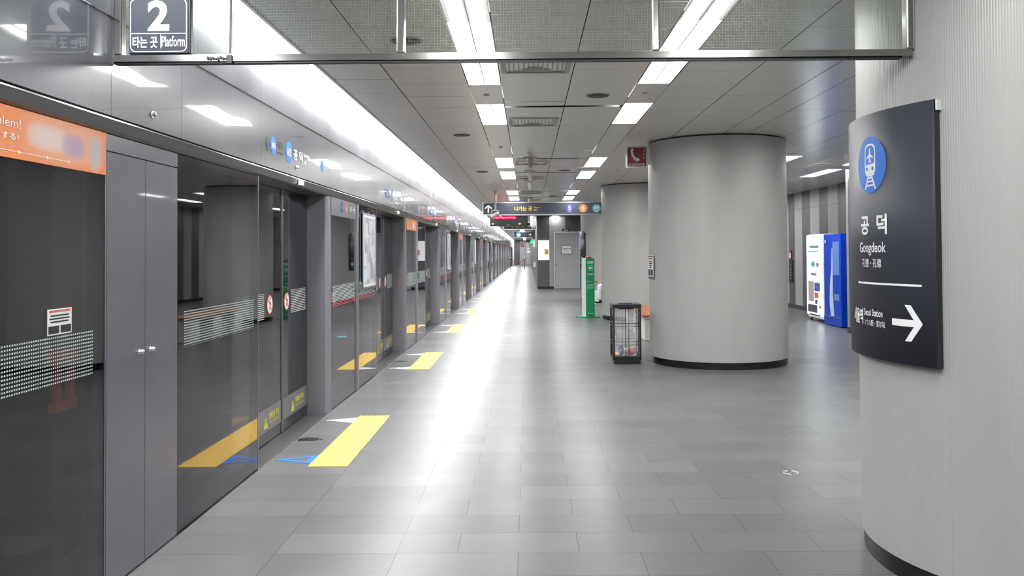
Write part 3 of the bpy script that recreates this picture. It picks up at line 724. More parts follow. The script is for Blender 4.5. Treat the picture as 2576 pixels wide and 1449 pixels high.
def curved_sign():
    t = thing('station_sign', 'curved dark station sign reading Gongdeok wrapped on the near column', 'sign', (CX, COLY[0], 0))
    A0, A1, Z0, Z1 = -206., -150.6, .957, 2.078; n = 48
    b = MB('slate', 'black', 'white')
    ri, ro = CR+.001, SR; V = []
    for k in range(n+1):
        a = R(A0+(A1-A0)*k/n); c, s_ = math.cos(a), math.sin(a)
        V.append([b.bm.verts.new((r*c, r*s_, z)) for r, z in ((ri, Z0), (ro, Z0), (ro, Z1), (ri, Z1))])
    for p, q in zip(V[:-1], V[1:]):
        for i in range(4):
            f = b.bm.faces.new((p[i], p[(i+1) % 4], q[(i+1) % 4], q[i])); f.smooth = (i == 1); f.material_index = 0
    for e in (V[0], V[-1]): f = b.bm.faces.new(e); f.material_index = 1
    a = R(A1+.25); c, s_ = math.cos(a), math.sin(a)
    board = b.build('panel', t)
    bb = MB('white'); T = Matrix.Rotation(a, 4, 'Z'); bb.box(ri, ro-.004, 0, .006, Z1-.045, Z1-.002, T=T); bb.build('end_cap', t)
    bshape(circ(.13, 56), -175.1, 1.843, 'blue', t, 'disc')
    # train emblem
    E = MB('white'); I = Matrix.Translation((0, 0, .0006))
    ring(E, [(x, y+.022) for x, y in rrect(.098, .150, .035)], [(x, y+.022) for x, y in rrect(.080, .132, .027)], I, .0004)
    E.poly([(-.045, .0), (.045, .006), (.045, -.030), (.036, -.049), (-.036, -.049), (-.045, -.030)], I, .0004)
    E.poly([(0, .080), (.005, .068), (.006, .050), (.030, .034), (.030, .028), (.006, .036), (.005, .022), (.014, .014), (.014, .009), (0, .013), (-.014, .009), (-.014, .014), (-.005, .022), (-.006, .036), (-.030, .028), (-.030, .034), (-.006, .050), (-.005, .068)], I, .0004)
    E.poly([(-.020, -.049), (-.010, -.049), (-.040, -.112), (-.052, -.112)], I, .0004).poly([(.020, -.049), (.010, -.049), (.040, -.112), (.052, -.112)], I, .0004)
    for yy, w_ in ((-.060, .022), (-.076, .03), (-.094, .040)): E.poly([(-w_, yy-.004), (w_, yy-.004), (w_, yy+.004), (-w_, yy+.004)], I, .0004)
    o = E.build('emblem', t); bendme(o.data, -175.1, 1.843)
    H_ = MB('blue'); I2 = Matrix.Translation((0, 0, .0012)); H_.poly(circ(.009, 16, -.026, -.018), I2, .0004).poly(circ(.009, 16, .026, -.018), I2, .0004)
    o = H_.build('headlights', t); bendme(o.data, -175.1, 1.843)
    def tx(body, cu, cv, w, h, bold=.01):
        text(body, None, 'white', t, w=w, h=h, bold=bold, bend=(cu, cv))
    tx('공  덕', -174.4, 1.568, .235, .092, .03)
    tx('Gongdeok', -175.3, 1.457, .245, .062, .012)
    tx('孔徳・孔德', -175.5, 1.392, .18, .040, .005)
    bshape([(-.36, -.0045), (.12, -.0045), (.12, .0045), (-.36, .0045)], -154.9-.12/SR*57.3, 1.299, 'white', t, 'divider')
    tx('서울역', -185.2, 1.142, .135, .072, .03); tx('Seoul Station', -174.9, 1.165, .170, .033, .012); tx('ソウル駅・首尔站', -174.3, 1.117, .185, .030, .003)
    bshape(arrow_pts(.172, .030, .078), -160.2, 1.136, 'white', t, 'arrow')
    return t
sg = curved_sign()
dup(sg, (CX, COLY[3], 0), 'sliver of a curved dark sign with white arrow on the farthest column')

# notice on the middle column's left side
def on_column(n, ang, z): return Matrix.Translation((CX, COLY[n], z)) @ Matrix.Rotation(R(ang), 4, 'Z')
T = on_column(1, 187.5, 0)
t = thing('notice', 'small white notice plate on the left flank of the middle column', 'notice', T @ Vector((CR+.006, 0, 1.25)), rz=R(187.5))
MB('steel', 'pale').box(-.005, .004, -.13, .13, -.15, .15, bev=.002).box(.004, .0055, -.115, .115, -.125, .13, 1).build('plate', t)
bb = MB('redring'); bb.box(.0055, .0062, -.09, .09, .10, .12); bb.build('heading', t)
bb = MB('dial')
for q, zz in enumerate((.07, .045, .02, -.005)): bb.box(.0055, .0062, -.08+.01*q, .08-.012*q, zz-.006, zz+.006)
bb.box(.0055, .0062, -.10, -.01, -.11, -.03).box(.0055, .0062, .01, .10, -.11, -.03); bb.build('print', t)
# SOS flag sign on the middle column
org = (1.44, 11.2, 2.56)
t = thing('sos_phone_sign', 'dark red SOS telephone sign projecting from the top of the middle column', 'sign', org)
MB('steel').box(1.303, 1.585, 11.2, 11.235, 2.556, 2.845, bev=.004).build('housing', t, org)
p = MB('red').poly(rrect(.245, .25, .02), fY(1.443, 11.2, 2.700), .0015).build('panel', t, org)
E = MB('pale'); Th = fY(1.443, 11.2, 2.700)
pts = []; 
for k in range(13): a = k/12; pts.append((-.065+.015*math.cos(a*PI)*0+.085*a**1.5+.0, .105-.125*a))
o1 = [(-.072, .110), (-.048, .112), (-.040, .085), (-.055, .082), (-.050, .050), (-.030, .012), (.000, -.018), (.010, -.008), (.040, -.030), (.025, -.052), (.004, -.060), (-.040, -.030), (-.070, .020), (-.082, .070)]
E.poly([(x, y) for x, y in o1], Matrix.Translation((0, -.0015, 0)) @ Th, .001); E.build('handset_emblem', p, org)
text('S\nO\nS', fY(1.543, 11.199, 2.735), 'pale', p, w=.026, h=.125, bold=.01, org=org)
text('비상인터폰', fY(1.443, 11.199, 2.598), 'pale', p, w=.215, h=.042, bold=.02, org=org)
MB('chrome').box(1.575, 1.66, 11.21, 11.225, 2.60, 2.82).build('bracket', t, org)

# ------------------------------------------------------------------ hanging wired-glass smoke screen
FYY = 3.68
org = (0, FYY, 2.285)
t = thing('smoke_screen', 'hanging wired glass screen in a chrome frame across the top of the view', 'glass screen', org)
b = MB('rail'); b.poly([(-.0285, 2.286), (.0285, 2.286), (.0255, 2.316), (-.0255, 2.316)], Matrix(((0, 0, 1, -1.79), (1, 0, 0, FYY), (0, 1, 0, 0), (0, 0, 0, 1))), 3.45); rl = b.build('bottom_rail', t, org)
MB('black').box(-1.79, 1.62, FYY-.018, FYY+.018, 2.278, 2.286).build('rail_seal', t, org)
for x in (-1.772, -.545, .558, 1.655):
    MB('rail').box(x-.017, x+.017, FYY-.025, FYY+.025, 2.317, HC, bev=.006).build('mullion', t, org)
MB('black').box(-1.292, -1.284, FYY-.008, FYY+.008, 2.317, HC).build('mullion', t, org)['label'] = 'thin dark glass joint'
MB('chrome').box(-1.60, 1.66, FYY-.025, FYY+.025, HC-.02, HC-.002).build('top_rail', t, org)
MB('wire_glass').poly([(-1.755, 2.317), (-1.293, 2.317), (-1.293, HC-.021), (-1.755, HC-.021)], fY(0, FYY+.003, 0), .006).build('glass', t, org)
for a, c in ((-1.283, -.563), (-.527, .540), (.576, 1.637)):
    MB('wire_glass').box(a, c, FYY-.003, FYY+.003, 2.317, HC-.021).build('glass', t, org)
b = MB('black')
for q in range(9): b.box(-1.38+.011*q, -1.372+.011*q, FYY-.036, FYY-.029, 2.288+random.uniform(0, .01), 2.298+random.uniform(0, .012))
b.box(-1.295, -1.27, FYY-.037, FYY-.029, 2.272, 2.312, bev=.003)
tag(b.build('torn_tape'), 'ragged bit of black tape on the chrome rail below the platform sign', 'tape')
# platform 2 sign
YS = 3.645; SW = .262; sx = -1.587
org = (sx, YS, 2.306)
t = thing('platform_sign', 'square black platform 2 sign with white lettering at top left', 'sign', org)
MB('black').box(sx-.131, sx+.138, YS, YS+.028, 2.318, 2.565, bev=.004).build('housing', t, org)
MB('slate').box(sx-.128, sx+.128, YS-.003, YS-.0005, 2.321, 2.562).build('panel', t, org)
F0 = fY(sx, YS-.003, 2.4405)
b = MB('white'); ring(b, rrect(.246, .231, .025), rrect(.238, .223, .021), F0, .001)
b.poly([(-.118, -.034), (.118, -.034), (.118, -.0375), (-.118, -.0375)], F0, .001).poly([(.0085, -.040), (.0115, -.040), (.0115, -.100), (.0085, -.100)], F0, .001)
b.build('border', t, org)
text('2', fY(sx, YS-.003, 2.4405+.042), 'white', t, w=.094, h=.134, bold=.035, org=org)
text('타는 곳', fY(sx-.058, YS-.003, 2.4405-.073), 'white', t, w=.108, h=.050, bold=.025, org=org)
text('Platform', fY(sx+.064, YS-.003, 2.4405-.070), 'white', t, w=.100, h=.046, bold=.015, org=org)

# ------------------------------------------------------------------ ceiling fittings
def lamp(x, y0, y1):
    L_ = y1-y0; w = .1395
    t = thing('ceiling_light', '', 'ceiling light', (x, (y0+y1)/2, HC), 'recessed ceiling lights')
    MB('lamp').box(-w+.004, w-.004, -L_/2+.004, L_/2-.004, .014, .018).build('tubes', t)
    b = MB('lampbody'); b.box(-w, w, -L_/2, -L_/2+.006, 0, .06).box(-w, w, L_/2-.006, L_/2, 0, .06).box(-w, -w+.004, -L_/2, L_/2, 0, .06).box(w-.004, w, -L_/2, L_/2, 0, .06).box(-.004, .004, -L_/2, L_/2, .011, .0138)
    b.build('frame', t); return t
cache = {}
rows = {-.3625: 'left row', 1.0905: 'middle row', 4.07: 'row behind the columns', 5.475: 'right wall row'}
cnt = {}
for (lx, s, e) in LAMPS:
    L_ = round(e-s, 2); i = cnt.get(lx, 0) if s > 5 or lx > 3 else None
    if i is not None: cnt[lx] = i+1
    lab = f'white ceiling light, {ORD[i]} of the {rows[lx]} from the smoke screen' if i is not None else f'white ceiling light of the {rows[lx]}, {"just" if s > 0 else "well"} behind the smoke screen, {ORD[int(s+20) % 20]} metre'
    if L_ in cache: o = dup(cache[L_], (lx, (s+e)/2, HC), lab)
    else: o = lamp(lx, s, e); cache[L_] = o; o['label'] = lab
def vent(y0, y1):
    t = thing('ceiling_vent', '', 'vent', (.07, (y0+y1)/2, HC), 'ceiling air vents'); h = (y1-y0)/2; w = .27
    b = MB('ventw'); ring(b, [(-w, -h), (w, -h), (w, h), (-w, h)], [(-w+.04, -h+.03), (w-.04, -h+.03), (w-.04, h-.03), (-w+.04, h-.03)], Matrix.Translation((0, 0, -.012)), .014); b.build('frame', t)
    MB('black').box(-w+.04, w-.04, -h+.03, h-.03, .03, .04).build('duct', t)
    b = MB('ventw')
    for q in range(12):
        x = -w+.06+q*(2*w-.12)/11
        b.box(-.009, .009, -h+.03, h-.03, -.002, .002, T=Matrix.Translation((x, 0, 0)) @ Matrix.Rotation(R(60 if x < 0 else -60), 4, 'Y'))
    for q in range(3): b.box(-.12+.03*q, .12-.03*q, h-.10-.05*q, h-.094-.05*q, -.006, .004)
    b.build('slats', t); return t
v0 = vent(6.24, 6.80); v0['label'] = 'slatted square ceiling vent nearest the smoke screen rail'
for i, y in enumerate((9.38, 13.66, 16.35, 20.5, 23.3)): dup(v0, (.07, y, HC), f'slatted ceiling vent between the light rows, {ORD[i+1]} from the smoke screen')
sp = MB('grille', 'ventw').lathe([(.0, -.012), (.095, -.012), (.10, -.004)], None, 28, 0, cap=False).lathe([(.10, -.006), (.11, -.006), (.115, .002)], None, 28, 1, cap=False).build('ceiling_speaker')
sp.location = (-.82, 5.74, HC); tag(sp, 'round dark ceiling speaker seen through the wired glass', 'speaker', 'round ceiling speakers')
for (x, y, lab) in ((.653, 7.81, 'round dark ceiling speaker between the two light rows, nearest'), (-.80, 10.37, 'round ceiling speaker left of the light rows, beyond the rail'), (.652, 14.94, 'round ceiling speaker between the light rows, farther one'), (-.80, 15.1, 'round ceiling speaker left of the light rows, farther one'), (.65, 21.8, 'tiny round ceiling speaker just before the hanging exit sign')):
    dup(sp, (x, y, HC), lab)
sd = MB('ventw', 'grille').lathe([(.0, -.012), (.018, -.011), (.026, -.005), (.03, 0)], None, 20, 0, cap=False).build('smoke_detector')
sd.location = (-.37, 7.75, HC); tag(sd, 'tiny round detector between the first two lights of the left row', 'detector', 'ceiling detectors')
for (x, y, lab) in ((1.07, 7.72, 'tiny round detector between the first two lights of the middle row'), (-.36, 11.6, 'tiny round detector past the second light of the left row'), (1.6, 15.0, 'small detector in front of the second column near its top')):
    dup(sd, (x, y, HC), lab)
# hanging cylindrical housings in the middle
def pendant(y, dark, L_):
    m = 'ventw' if dark else 'cctv'
    t = thing('pendant_camera', '', 'camera', (.05, y, HC), 'pendant camera housings on the ceiling')
    MB(m).lathe([(.0, -.02), (.08, -.02), (.105, -.012), (.11, -.001)], None, 28, cap=False).build('ceiling_plate', t)
    MB(m).lathe([(.045, -.02), (.045, -.02-L_*.6), (.032, -.02-L_*.62), (.030, -.02-L_), (.0, -.025-L_)], None, 20, cap=False).build('housing', t)
    return t
for i, (y, dk, L_) in enumerate(((12.9, True, .13), (15.0, False, .16), (17.0, False, .16), (22.6, False, .13))):
    pendant(y, dk, L_)['label'] = f'{"dark" if dk else "white"} pendant housing on the ceiling, {ORD[i]} of the line towards the exit sign'

# ------------------------------------------------------------------ hanging signs
YG = 21.0
org = (.4, YG, 2.385)
t = thing('direction_sign', 'long dark hanging way-out sign with white up arrow and line discs', 'sign', org)
MB('steel').box(-1.12, 1.92, YG, YG+.12, 2.375, 2.70, bev=.006).build('housing', t, org)
fc = MB('slate').box(-1.095, 1.90, YG-.004, YG-.0005, 2.40, 2.675).build('panel', t, org)
G = YG-.004
shape(rotp(arrow_pts(.19, .035, .085), PI/2), fY(-.972, G, 2.535), 'white', fc, 'arrow', org=org)
text('나가는 곳', fY(-.11, G, 2.535), 'amber', fc, w=.44, h=.11, bold=.02, org=org)
text('Way out', fY(.235, G, 2.557), 'amber', fc, w=.17, h=.038, bold=.01, org=org); text('出口', fY(.19, G, 2.505), 'amber', fc, w=.085, h=.04, org=org)
for x, c, ch, sub in ((1.035, 'navy', '5', 'Line'), (1.37, 'brown', '6', 'Line'), (1.70, 'cyan', '공항', 'Line')):
    shape(circ(.105), fY(x, G, 2.535), c, fc, 'disc', org=org)
    text(ch, fY(x, G, 2.553), 'white', fc, w=.075 if len(ch) == 1 else .13, h=.10 if len(ch) == 1 else .075, bold=.01, org=org, off=.003); text(sub, fY(x, G, 2.47), 'white', fc, w=.085, h=.026, org=org, off=.003)
for x in (-.7, 1.5): MB('chrome').box(x-.012, x+.012, YG+.05, YG+.074, 2.70, HC).build('hanger', t, org)
# cctv on a pole
org = (-.76, 20.0, HC)
t = thing('cctv_camera', 'small cctv camera on a ceiling pole in front of the way-out sign', 'camera', org)
MB('cctv').lathe([(.022, 2.44), (.022, HC)], Matrix.Translation((-.76, 20.0, 0)), 14).lathe([(.05, HC-.02), (.05, HC-.001)], Matrix.Translation((-.76, 20.0, 0)), 14).build('pole', t, org)
MB('cctv').box(-.85, -.835, 19.93, 19.95, 2.30, 2.44).box(-.685, -.67, 19.93, 19.95, 2.30, 2.44).box(-.85, -.67, 19.93, 19.95, 2.43, 2.445).box(-.85, -.67, 19.93, 20.03, 2.445, 2.452).build('bracket', t, org)
Tc = Matrix.Translation((-.77, 19.9, 2.33)) @ Matrix.Rotation(R(25), 4, 'Z') @ Matrix.Rotation(R(-100), 4, 'X')
cb = MB('cctv').lathe([(.0, -.16), (.045, -.15), (.05, .14), (.047, .15)], Tc, 18, cap=False).build('camera_body', t, org)
MB('lens').lathe([(.040, .138), (.02, .142), (0, .142)], Tc, 18, cap=False).build('lens', cb, org)
MB('cctv').tube([(-.74, 19.93, 2.35), (-.66, 19.95, 2.31), (-.58, 19.97, 2.27)], .012).build('arm', t, org)
# LED board
org = (-.58, 26, 2.27)
t = thing('led_board', 'black train information display with red text below the way-out sign', 'display', org)
MB('ledbox').box(-1.16, .0, 26, 26.25, 2.262, 2.575, bev=.02).build('housing', t, org)
l1 = MB('ledbloom').poly(rrect(.74, .068, .03), fY(-.72, 26, 2.522), .003).build('red_bloom', t, org)  # glowing strip stands in for the bloom around the red text
text('is now approaching.', fY(-.72, 25.997, 2.522), 'ledpink', l1, w=.68, h=.05, bold=.0, org=org)
for x in (-1.07, -.25): shape(circ(.038, 20, 0, 0, .020), fY(x, 26, 2.335), 'ledgreen', t, 'green_indicator', .003, org)
text('공덕', fY(-.60, 26, 2.293), 'white', t, w=.10, h=.03, org=org)
text('현재역', fY(-1.02, 26, 2.29), 'dial', t, w=.12, h=.028, org=org)
for x in (-.95, -.2): MB('steel').box(x-.015, x+.015, 26.1, 26.13, 2.57, HC).build('hanger', t, org)
# white dome housing right of the display
org = (.28, 30.0, HC)
t = thing('dome_camera', 'white drum-shaped camera housing hanging right of the red display', 'camera', org)
MB('cctv').lathe([(.03, HC), (.03, 2.73)], Matrix.Translation((.19, 30, 0)), 12).lathe([(.0, 2.30), (.06, 2.32), (.10, 2.40), (.11, 2.50), (.11, 2.72), (.09, 2.74), (0, 2.745)], Matrix.Translation((.19, 30, 0)), 24, cap=False).build('housing', t, org)
MB('steel').box(-.02, .09, 29.98, 30.02, 2.35, 2.365).box(-.02, .09, 29.98, 30.02, 2.50, 2.515).build('bracket', t, org)
def far_sign(y, x0, x1, z0, z1, lab, lettering, disc):
    org = ((x0+x1)/2, y, z0); t = thing('direction_sign', lab, 'sign', org)
    MB('steel').box(x0, x1, y, y+.15, z0, z1).build('housing', t, org); p = MB('slate').box(x0+.03, x1-.03, y-.005, y-.001, z0+.03, z1-.03).build('panel', t, org)
    if lettering: text(lettering, fY((x0+x1)/2-.1, y-.005, (z0+z1)/2), 'amber', p, w=.55, h=(z1-z0)*.42, bold=.03, org=org); text('Way out', fY((x0+x1)/2+.38, y-.005, (z0+z1)/2), 'amber', p, w=.22, h=.06, org=org)
    if disc: shape(circ((z1-z0)*.38, 24), fY(x0+.30, y-.005, (z0+z1)/2), 'aqua', p, 'disc', .002, org); shape(circ((z1-z0)*.2, 24), fY(x0+.30, y-.008, (z0+z1)/2), 'white', p, 'disc', .002, org)
    shape(arrow_pts(.2, .04, .09), fY(x1-.2, y-.005, (z0+z1)/2), 'white', p, 'arrow', .002, org)
    for x in (x0+.3, x1-.3): MB('steel').box(x-.015, x+.015, y+.05, y+.08, z1, HC).build('hanger', t, org)
far_sign(33.0, -.95, .34, 2.34, 2.64, 'dark way-out sign with amber text partly hidden behind the red display', '나가는 곳', False)
far_sign(56.0, -.92, .34, 2.43, 2.83, 'farthest hanging sign, blue-grey with a light blue disc', None, True)

# ------------------------------------------------------------------ core block: door, poster, plates
b = MB('door', 'steel', 'black'); b.box(1.065, 2.03, 33.86, 33.9, .012, 2.24, 0, bev=.004)
dr = b.build('door_1'); struct(dr)
struct(MB('steel').box(1.03, 1.065, 33.84, 33.9, 0, 2.275).box(2.03, 2.065, 33.84, 33.9, 0, 2.275).box(1.03, 2.065, 33.84, 33.9, 2.24, 2.275).build('door_frame', dr))
o = MB('chrome').lathe([(.03, 0), (.015, .02), (.015, .04), (.035, .05), (.035, .075), (.0, .085)], fY(1.12, 33.86, .98), 20, cap=False).build('door_handle', dr); struct(o)
org = (1.53, 33.85, 1.55)
t = thing('door_notice', 'white notice reading wash-up room on the grey door', 'notice', org)
MB('dial', 'white').box(1.33, 1.75, 33.845, 33.858, 1.38, 1.72).box(1.345, 1.735, 33.842, 33.845, 1.395, 1.705, 1).build('plate', t, org)
text('세면구역', fY(1.54, 33.842, 1.585), 'dial', t, w=.30, h=.075, bold=.02, org=org); MB('dial').box(1.44, 1.64, 33.8405, 33.842, 1.472, 1.480).build('print', t, org)
org = (1.50, 33.84, 2.30)
t = thing('door_number_plate', 'small black plate with white text above the grey door', 'sign', org)
MB('black').box(1.36, 1.65, 33.80, 33.9, 2.285, 2.385).build('plate', t, org); [MB('white').box(1.42+.036*q, 1.449+.036*q, 33.797, 33.80, 2.315, 2.352).build('print', t, org) for q in range(5)]
org = (.61, 33.88, 1.9)
t = thing('wall_poster', 'bright white poster with an orange block on the dark wall panel', 'poster', org)
MB('poster').box(.40, .845, 33.87, 33.9, 1.15, 1.94).build('sheet', t, org); MB('amber').box(.665, .81, 33.866, 33.8695, 1.375, 1.58).build('orange_block', t, org)
# fittings on the side wall of the block
org = (.3, 60, 2.2); t = thing('exit_sign', 'small green exit sign on the side wall beside the far passage', 'sign', org)
MB('exitgreen', 'white').box(.17, .36, 60, 60.1, 2.10, 2.30).box(.19, .34, 59.995, 60, 2.14, 2.17, 1).build('face', t, org)
org = (.34, 44, 2.2); t = thing('wall_speaker', 'black box fixed high on the side wall before the far passage', 'speaker', org)
MB('black').box(.24, .366, 44, 44.3, 2.15, 2.62, bev=.01).build('cabinet', t, org)
org = (.34, 47, 1.8); t = thing('wall_board', 'white board on the side wall below the black box', 'board', org)
MB('poster').box(.31, .366, 46, 47, 1.75, 2.1).build('sheet', t, org)
org = (.34, 40, .9); t = thing('wall_cabinet', 'low white cabinet sticking out of the side wall', 'cabinet', org)
MB('whitepaint').box(.25, .366, 40.5, 41, .75, 1.0, bev=.01).build('cabinet_body', t, org)
# far end: fire box, door
org = (-.62, Y1, 2.0); t = thing('fire_box', 'small red fire equipment sign on the far end wall', 'sign', org)
MB('red', 'white').box(-.83, -.42, Y1-.05, Y1, 2.12, 2.52).poly([(-.1, -.1), (-.04, -.1), (.1, .1), (.04, .1)], fY(-.62, Y1-.051, 2.32), .004, 1).build('face', t, org)
b = MB('door'); b.box(-.15, .36, Y1-.04, Y1, .012, 2.6); d2 = struct(b.build('door_2'))
struct(MB('steel').box(-.19, -.15, Y1-.06, Y1, 0, 2.64).box(-.19, .36, Y1-.06, Y1, 2.6, 2.64).build('door_frame', d2))
org = (.06, Y1-.05, 1.6); t = thing('door_notice', 'white notice on the door at the far end', 'notice', org)
MB('white').box(-.08, .27, Y1-.045, Y1-.041, 1.42, 1.70).box(-.08, .25, Y1-.045, Y1-.041, 1.88, 1.97).build('plate', t, org)
struct(MB('black').box(-1.82, -1.76, 90.8, 96.5, 0, 2.04).build('dark_opening'))  # black slab stands in for the darkness of an opening
# rope barrier
def stanchion(x, lab):
    t = thing('rope_stanchion', lab, 'barrier post', (x, 71.5, 0), 'rope barrier posts at the far end')
    MB('chrome').lathe([(.17, 0), (.17, .015), (.05, .04), (.03, .06)], None, 24).build('base', t)
    MB('black').lathe([(.03, .05), (.03, .86)], None, 14).build('pole', t)
    MB('chrome').lathe([(.035, .86), (.045, .92), (.045, .96), (.05, .98), (.05, 1.03), (.0, 1.06)], None, 16, cap=False).build('top_cap', t)
    return t
stanchion(-1.46, 'left chrome and black barrier post at the far end, beside the screen doors'); stanchion(-.29, 'right chrome and black barrier post at the far end')
pts = [(-1.395+1.04*k/14, 71.5, .84-.26*math.sin(PI*k/14)) for k in range(15)]
tag(MB('ropered').tube(pts, .025).build('barrier_rope'), 'dark red rope sagging between the two far barrier posts', 'rope')

# ------------------------------------------------------------------ defibrillator stand
RZ = R(17)
t = thing('defibrillator_stand', 'tall green and white AED stand in front of the second column', 'stand', (1.345, 18.98, 0), rz=RZ)
MB('green').box(-.22, .21, -.15, .22, 0, .022, bev=.004).build('base_plate', t)
MB('whitepaint').box(-.105, .105, -.098, .15, .022, 1.318, bev=.004).build('cabinet_body', t)
fr = MB('green').box(-.103, .103, -.106, -.0985, .024, 1.318, bev=.001).build('front_panel', t)
G = -.1065
text('AED', fY(0, G, 1.225), 'white', fr, w=.155, h=.052, bold=.03)
b = MB('white'); ring(b, rrect(.115, .115, .01), rrect(.110, .110, .008), fY(.005, G, 1.10), .001)
hp = [(0, -.035), (-.035, .0), (-.036, .018), (-.022, .030), (-.006, .024), (0, .016), (.010, .026), (.024, .028), (.036, .014), (.032, -.004)]
b.poly(hp, fY(.0, G, 1.095), .001); b.poly([(.02, .034), (.045, .034), (.045, .052), (.028, .052)], fY(.0, G, 1.095), .001); b.build('heart_emblem', fr)
MB('dgreen').poly([(.006, .022), (-.012, -.004), (-.001, -.004), (-.006, -.024), (.012, .004), (.001, .004)], fY(0, G-.0012, 1.095), .001).build('bolt_emblem', fr)
for zz, w_, m in ((.975, .15, 'white'), (.955, .12, 'white'), (.93, .13, 'cyan'), (.80, .06, 'white'), (.73, .16, 'white'), (.705, .14, 'white'), (.675, .15, 'white'), (.655, .16, 'white')):
    MB(m).box(-w_/2, w_/2, G-.001, G, zz-.003, zz+.003).build('print', fr)
shape(circ(.014, 16), fY(-.05, G, .80), 'white', fr, 'disc'); shape(circ(.012, 16), fY(-.05, G, .10), 'white', fr, 'disc'); MB('white').box(-.02, .07, G-.001, G, .094, .106).build('print', fr)
MB('dgreen').box(-.103, .103, G-.0005, G, .845, .851).build('panel_joint', fr)
MB('red').lathe([(.075, 1.318), (.07, 1.335), (.045, 1.352), (0, 1.358)], Matrix.Translation((0, -.01, 0)), 24, cap=False).build('beacon', t)

# ------------------------------------------------------------------ litter bin
bx0, bx1, by0, by1 = -.182, .182, 0, .40
t = thing('litter_bin', 'black wire-sided litter bin with a clear bag, beside the middle column', 'litter bin', (1.277, 11.04, 0))
b = MB('black'); b.box(bx0+.012, bx1-.012, .01, .39, 0, .085, bev=.006).build('base', t)
b = MB('black')
for x in (bx0, bx1-.022):
    for y in (by0, by1-.022): b.box(x, x+.022, y, y+.022, .05, .72)
b.box(bx0, bx1, by0, by0+.02, .07, .09).box(bx0, bx1, by1-.02, by1, .07, .09).box(bx0, bx0+.02, by0, by1, .07, .09).box(bx1-.02, bx1, by0, by1, .07, .09)
b.build('corner_frame', t)
b = MB('black'); ring(b, rrect(.374, .41, .02), rrect(.20, .15, .03), Matrix.Translation((0, .2, .72)), .05); b.box(-.10, .10, .125, .275, .70, .715); b.build('lid', t)
MB('steel').box(-.04+.12, .05+.12, .05, .12, .7705, .773).build('lid_label', t)
b = MB('black')
for (y, sgn) in ((.008, 1), (.39, 1)):
    for x in (-.019, .021): b.tube([(x, y, .085), (x, y, .72)], .0035, 6)
    for z in (.245, .285, .485, .525): b.tube([(bx0+.01, y, z), (bx1-.01, y, z)], .0035, 6)
for x in (bx0+.008, bx1-.008):
    for y in (.18, .22): b.tube([(x, y, .085), (x, y, .72)], .0035, 6)
    for z in (.245, .285, .485, .525): b.tube([(x, .01, z), (x, .39, z)], .0035, 6)
b.build('wire_grille', t)
# crumpled clear bag
bm = bmesh.new(); n = 36; rows_ = 14; V = []
for j in range(rows_+1):
    z = .10+.60*j/rows_; rw = []
    for k in range(n):
        a = 2*PI*k/n; q = max(abs(math.cos(a)), abs(math.sin(a))); r = .155/q**.8*(1+.05*math.sin(5*a+j*.9)+.05*random.uniform(-1, 1)); 
        if j == 0: r *= .85
        rw.append(bm.verts.new((r*math.cos(a)*.98, .2+r*math.sin(a)*1.05, z+random.uniform(-.008, .008))))
    V.append(rw)
for p, q in zip(V[:-1], V[1:]):
    for k in range(n): bm.faces.new((p[k], p[(k+1) % n], q[(k+1) % n], q[k]))
bm.faces.new(V[0][::-1]); me = bpy.data.meshes.new('bin_bag'); bm.to_mesh(me); bm.free()
def film():
    m, tt, bb, N, L = nt('plastic_bag_film'); out = [x for x in N if x.type == 'OUTPUT_MATERIAL'][0]
    tr = N.new('ShaderNodeBsdfTransparent'); mx = N.new('ShaderNodeMixShader'); bb.inputs['Base Color'].default_value = (.75, .78, .82, 1); bb.inputs['Roughness'].default_value = .18
    L.new(schlick(N, L, .26, .9, 2.5), mx.inputs[0]); L.new(tr.outputs[0], mx.inputs[1]); L.new(bb.outputs[0], mx.inputs[2]); L.new(mx.outputs[0], out.inputs['Surface']); return m
me.materials.append(film()); o = bpy.data.objects.new('bin_bag', me); COL.objects.link(o); o.parent = t
def lump(name, c, r, m, lab, sq=(1, 1, .8)):
    bm = bmesh.new(); bmesh.ops.create_icosphere(bm, subdivisions=2, radius=r)
    for v in bm.verts: v.co = Vector((v.co.x*sq[0], v.co.y*sq[1], v.co.z*sq[2]))*random.uniform(.78, 1.15)
    me = bpy.data.meshes.new(name); bm.to_mesh(me); bm.free(); me.materials.append(M[m]); o = bpy.data.objects.new(name, me); COL.objects.link(o); o.location = c
    return tag(o, lab, 'litter', 'litter lying in the bin')
lump('crumpled_wrapper', (1.277+.07, 11.04+.12, .155), .065, 'trash1', 'crumpled red wrapper in the litter bin')
lump('crumpled_carton', (1.277-.07, 11.04+.13, .16), .055, 'trash2', 'dark blue carton in the litter bin', (.7, .8, 1.3))
lump('crumpled_paper', (1.277-.125, 11.04+.05, .125), .036, 'trash3', 'peach paper scrap in the left corner of the litter bin')
lump('crumpled_napkin', (1.277+.0, 11.04+.24, .14), .05, 'pale', 'white crumpled napkin in the middle of the litter bin')

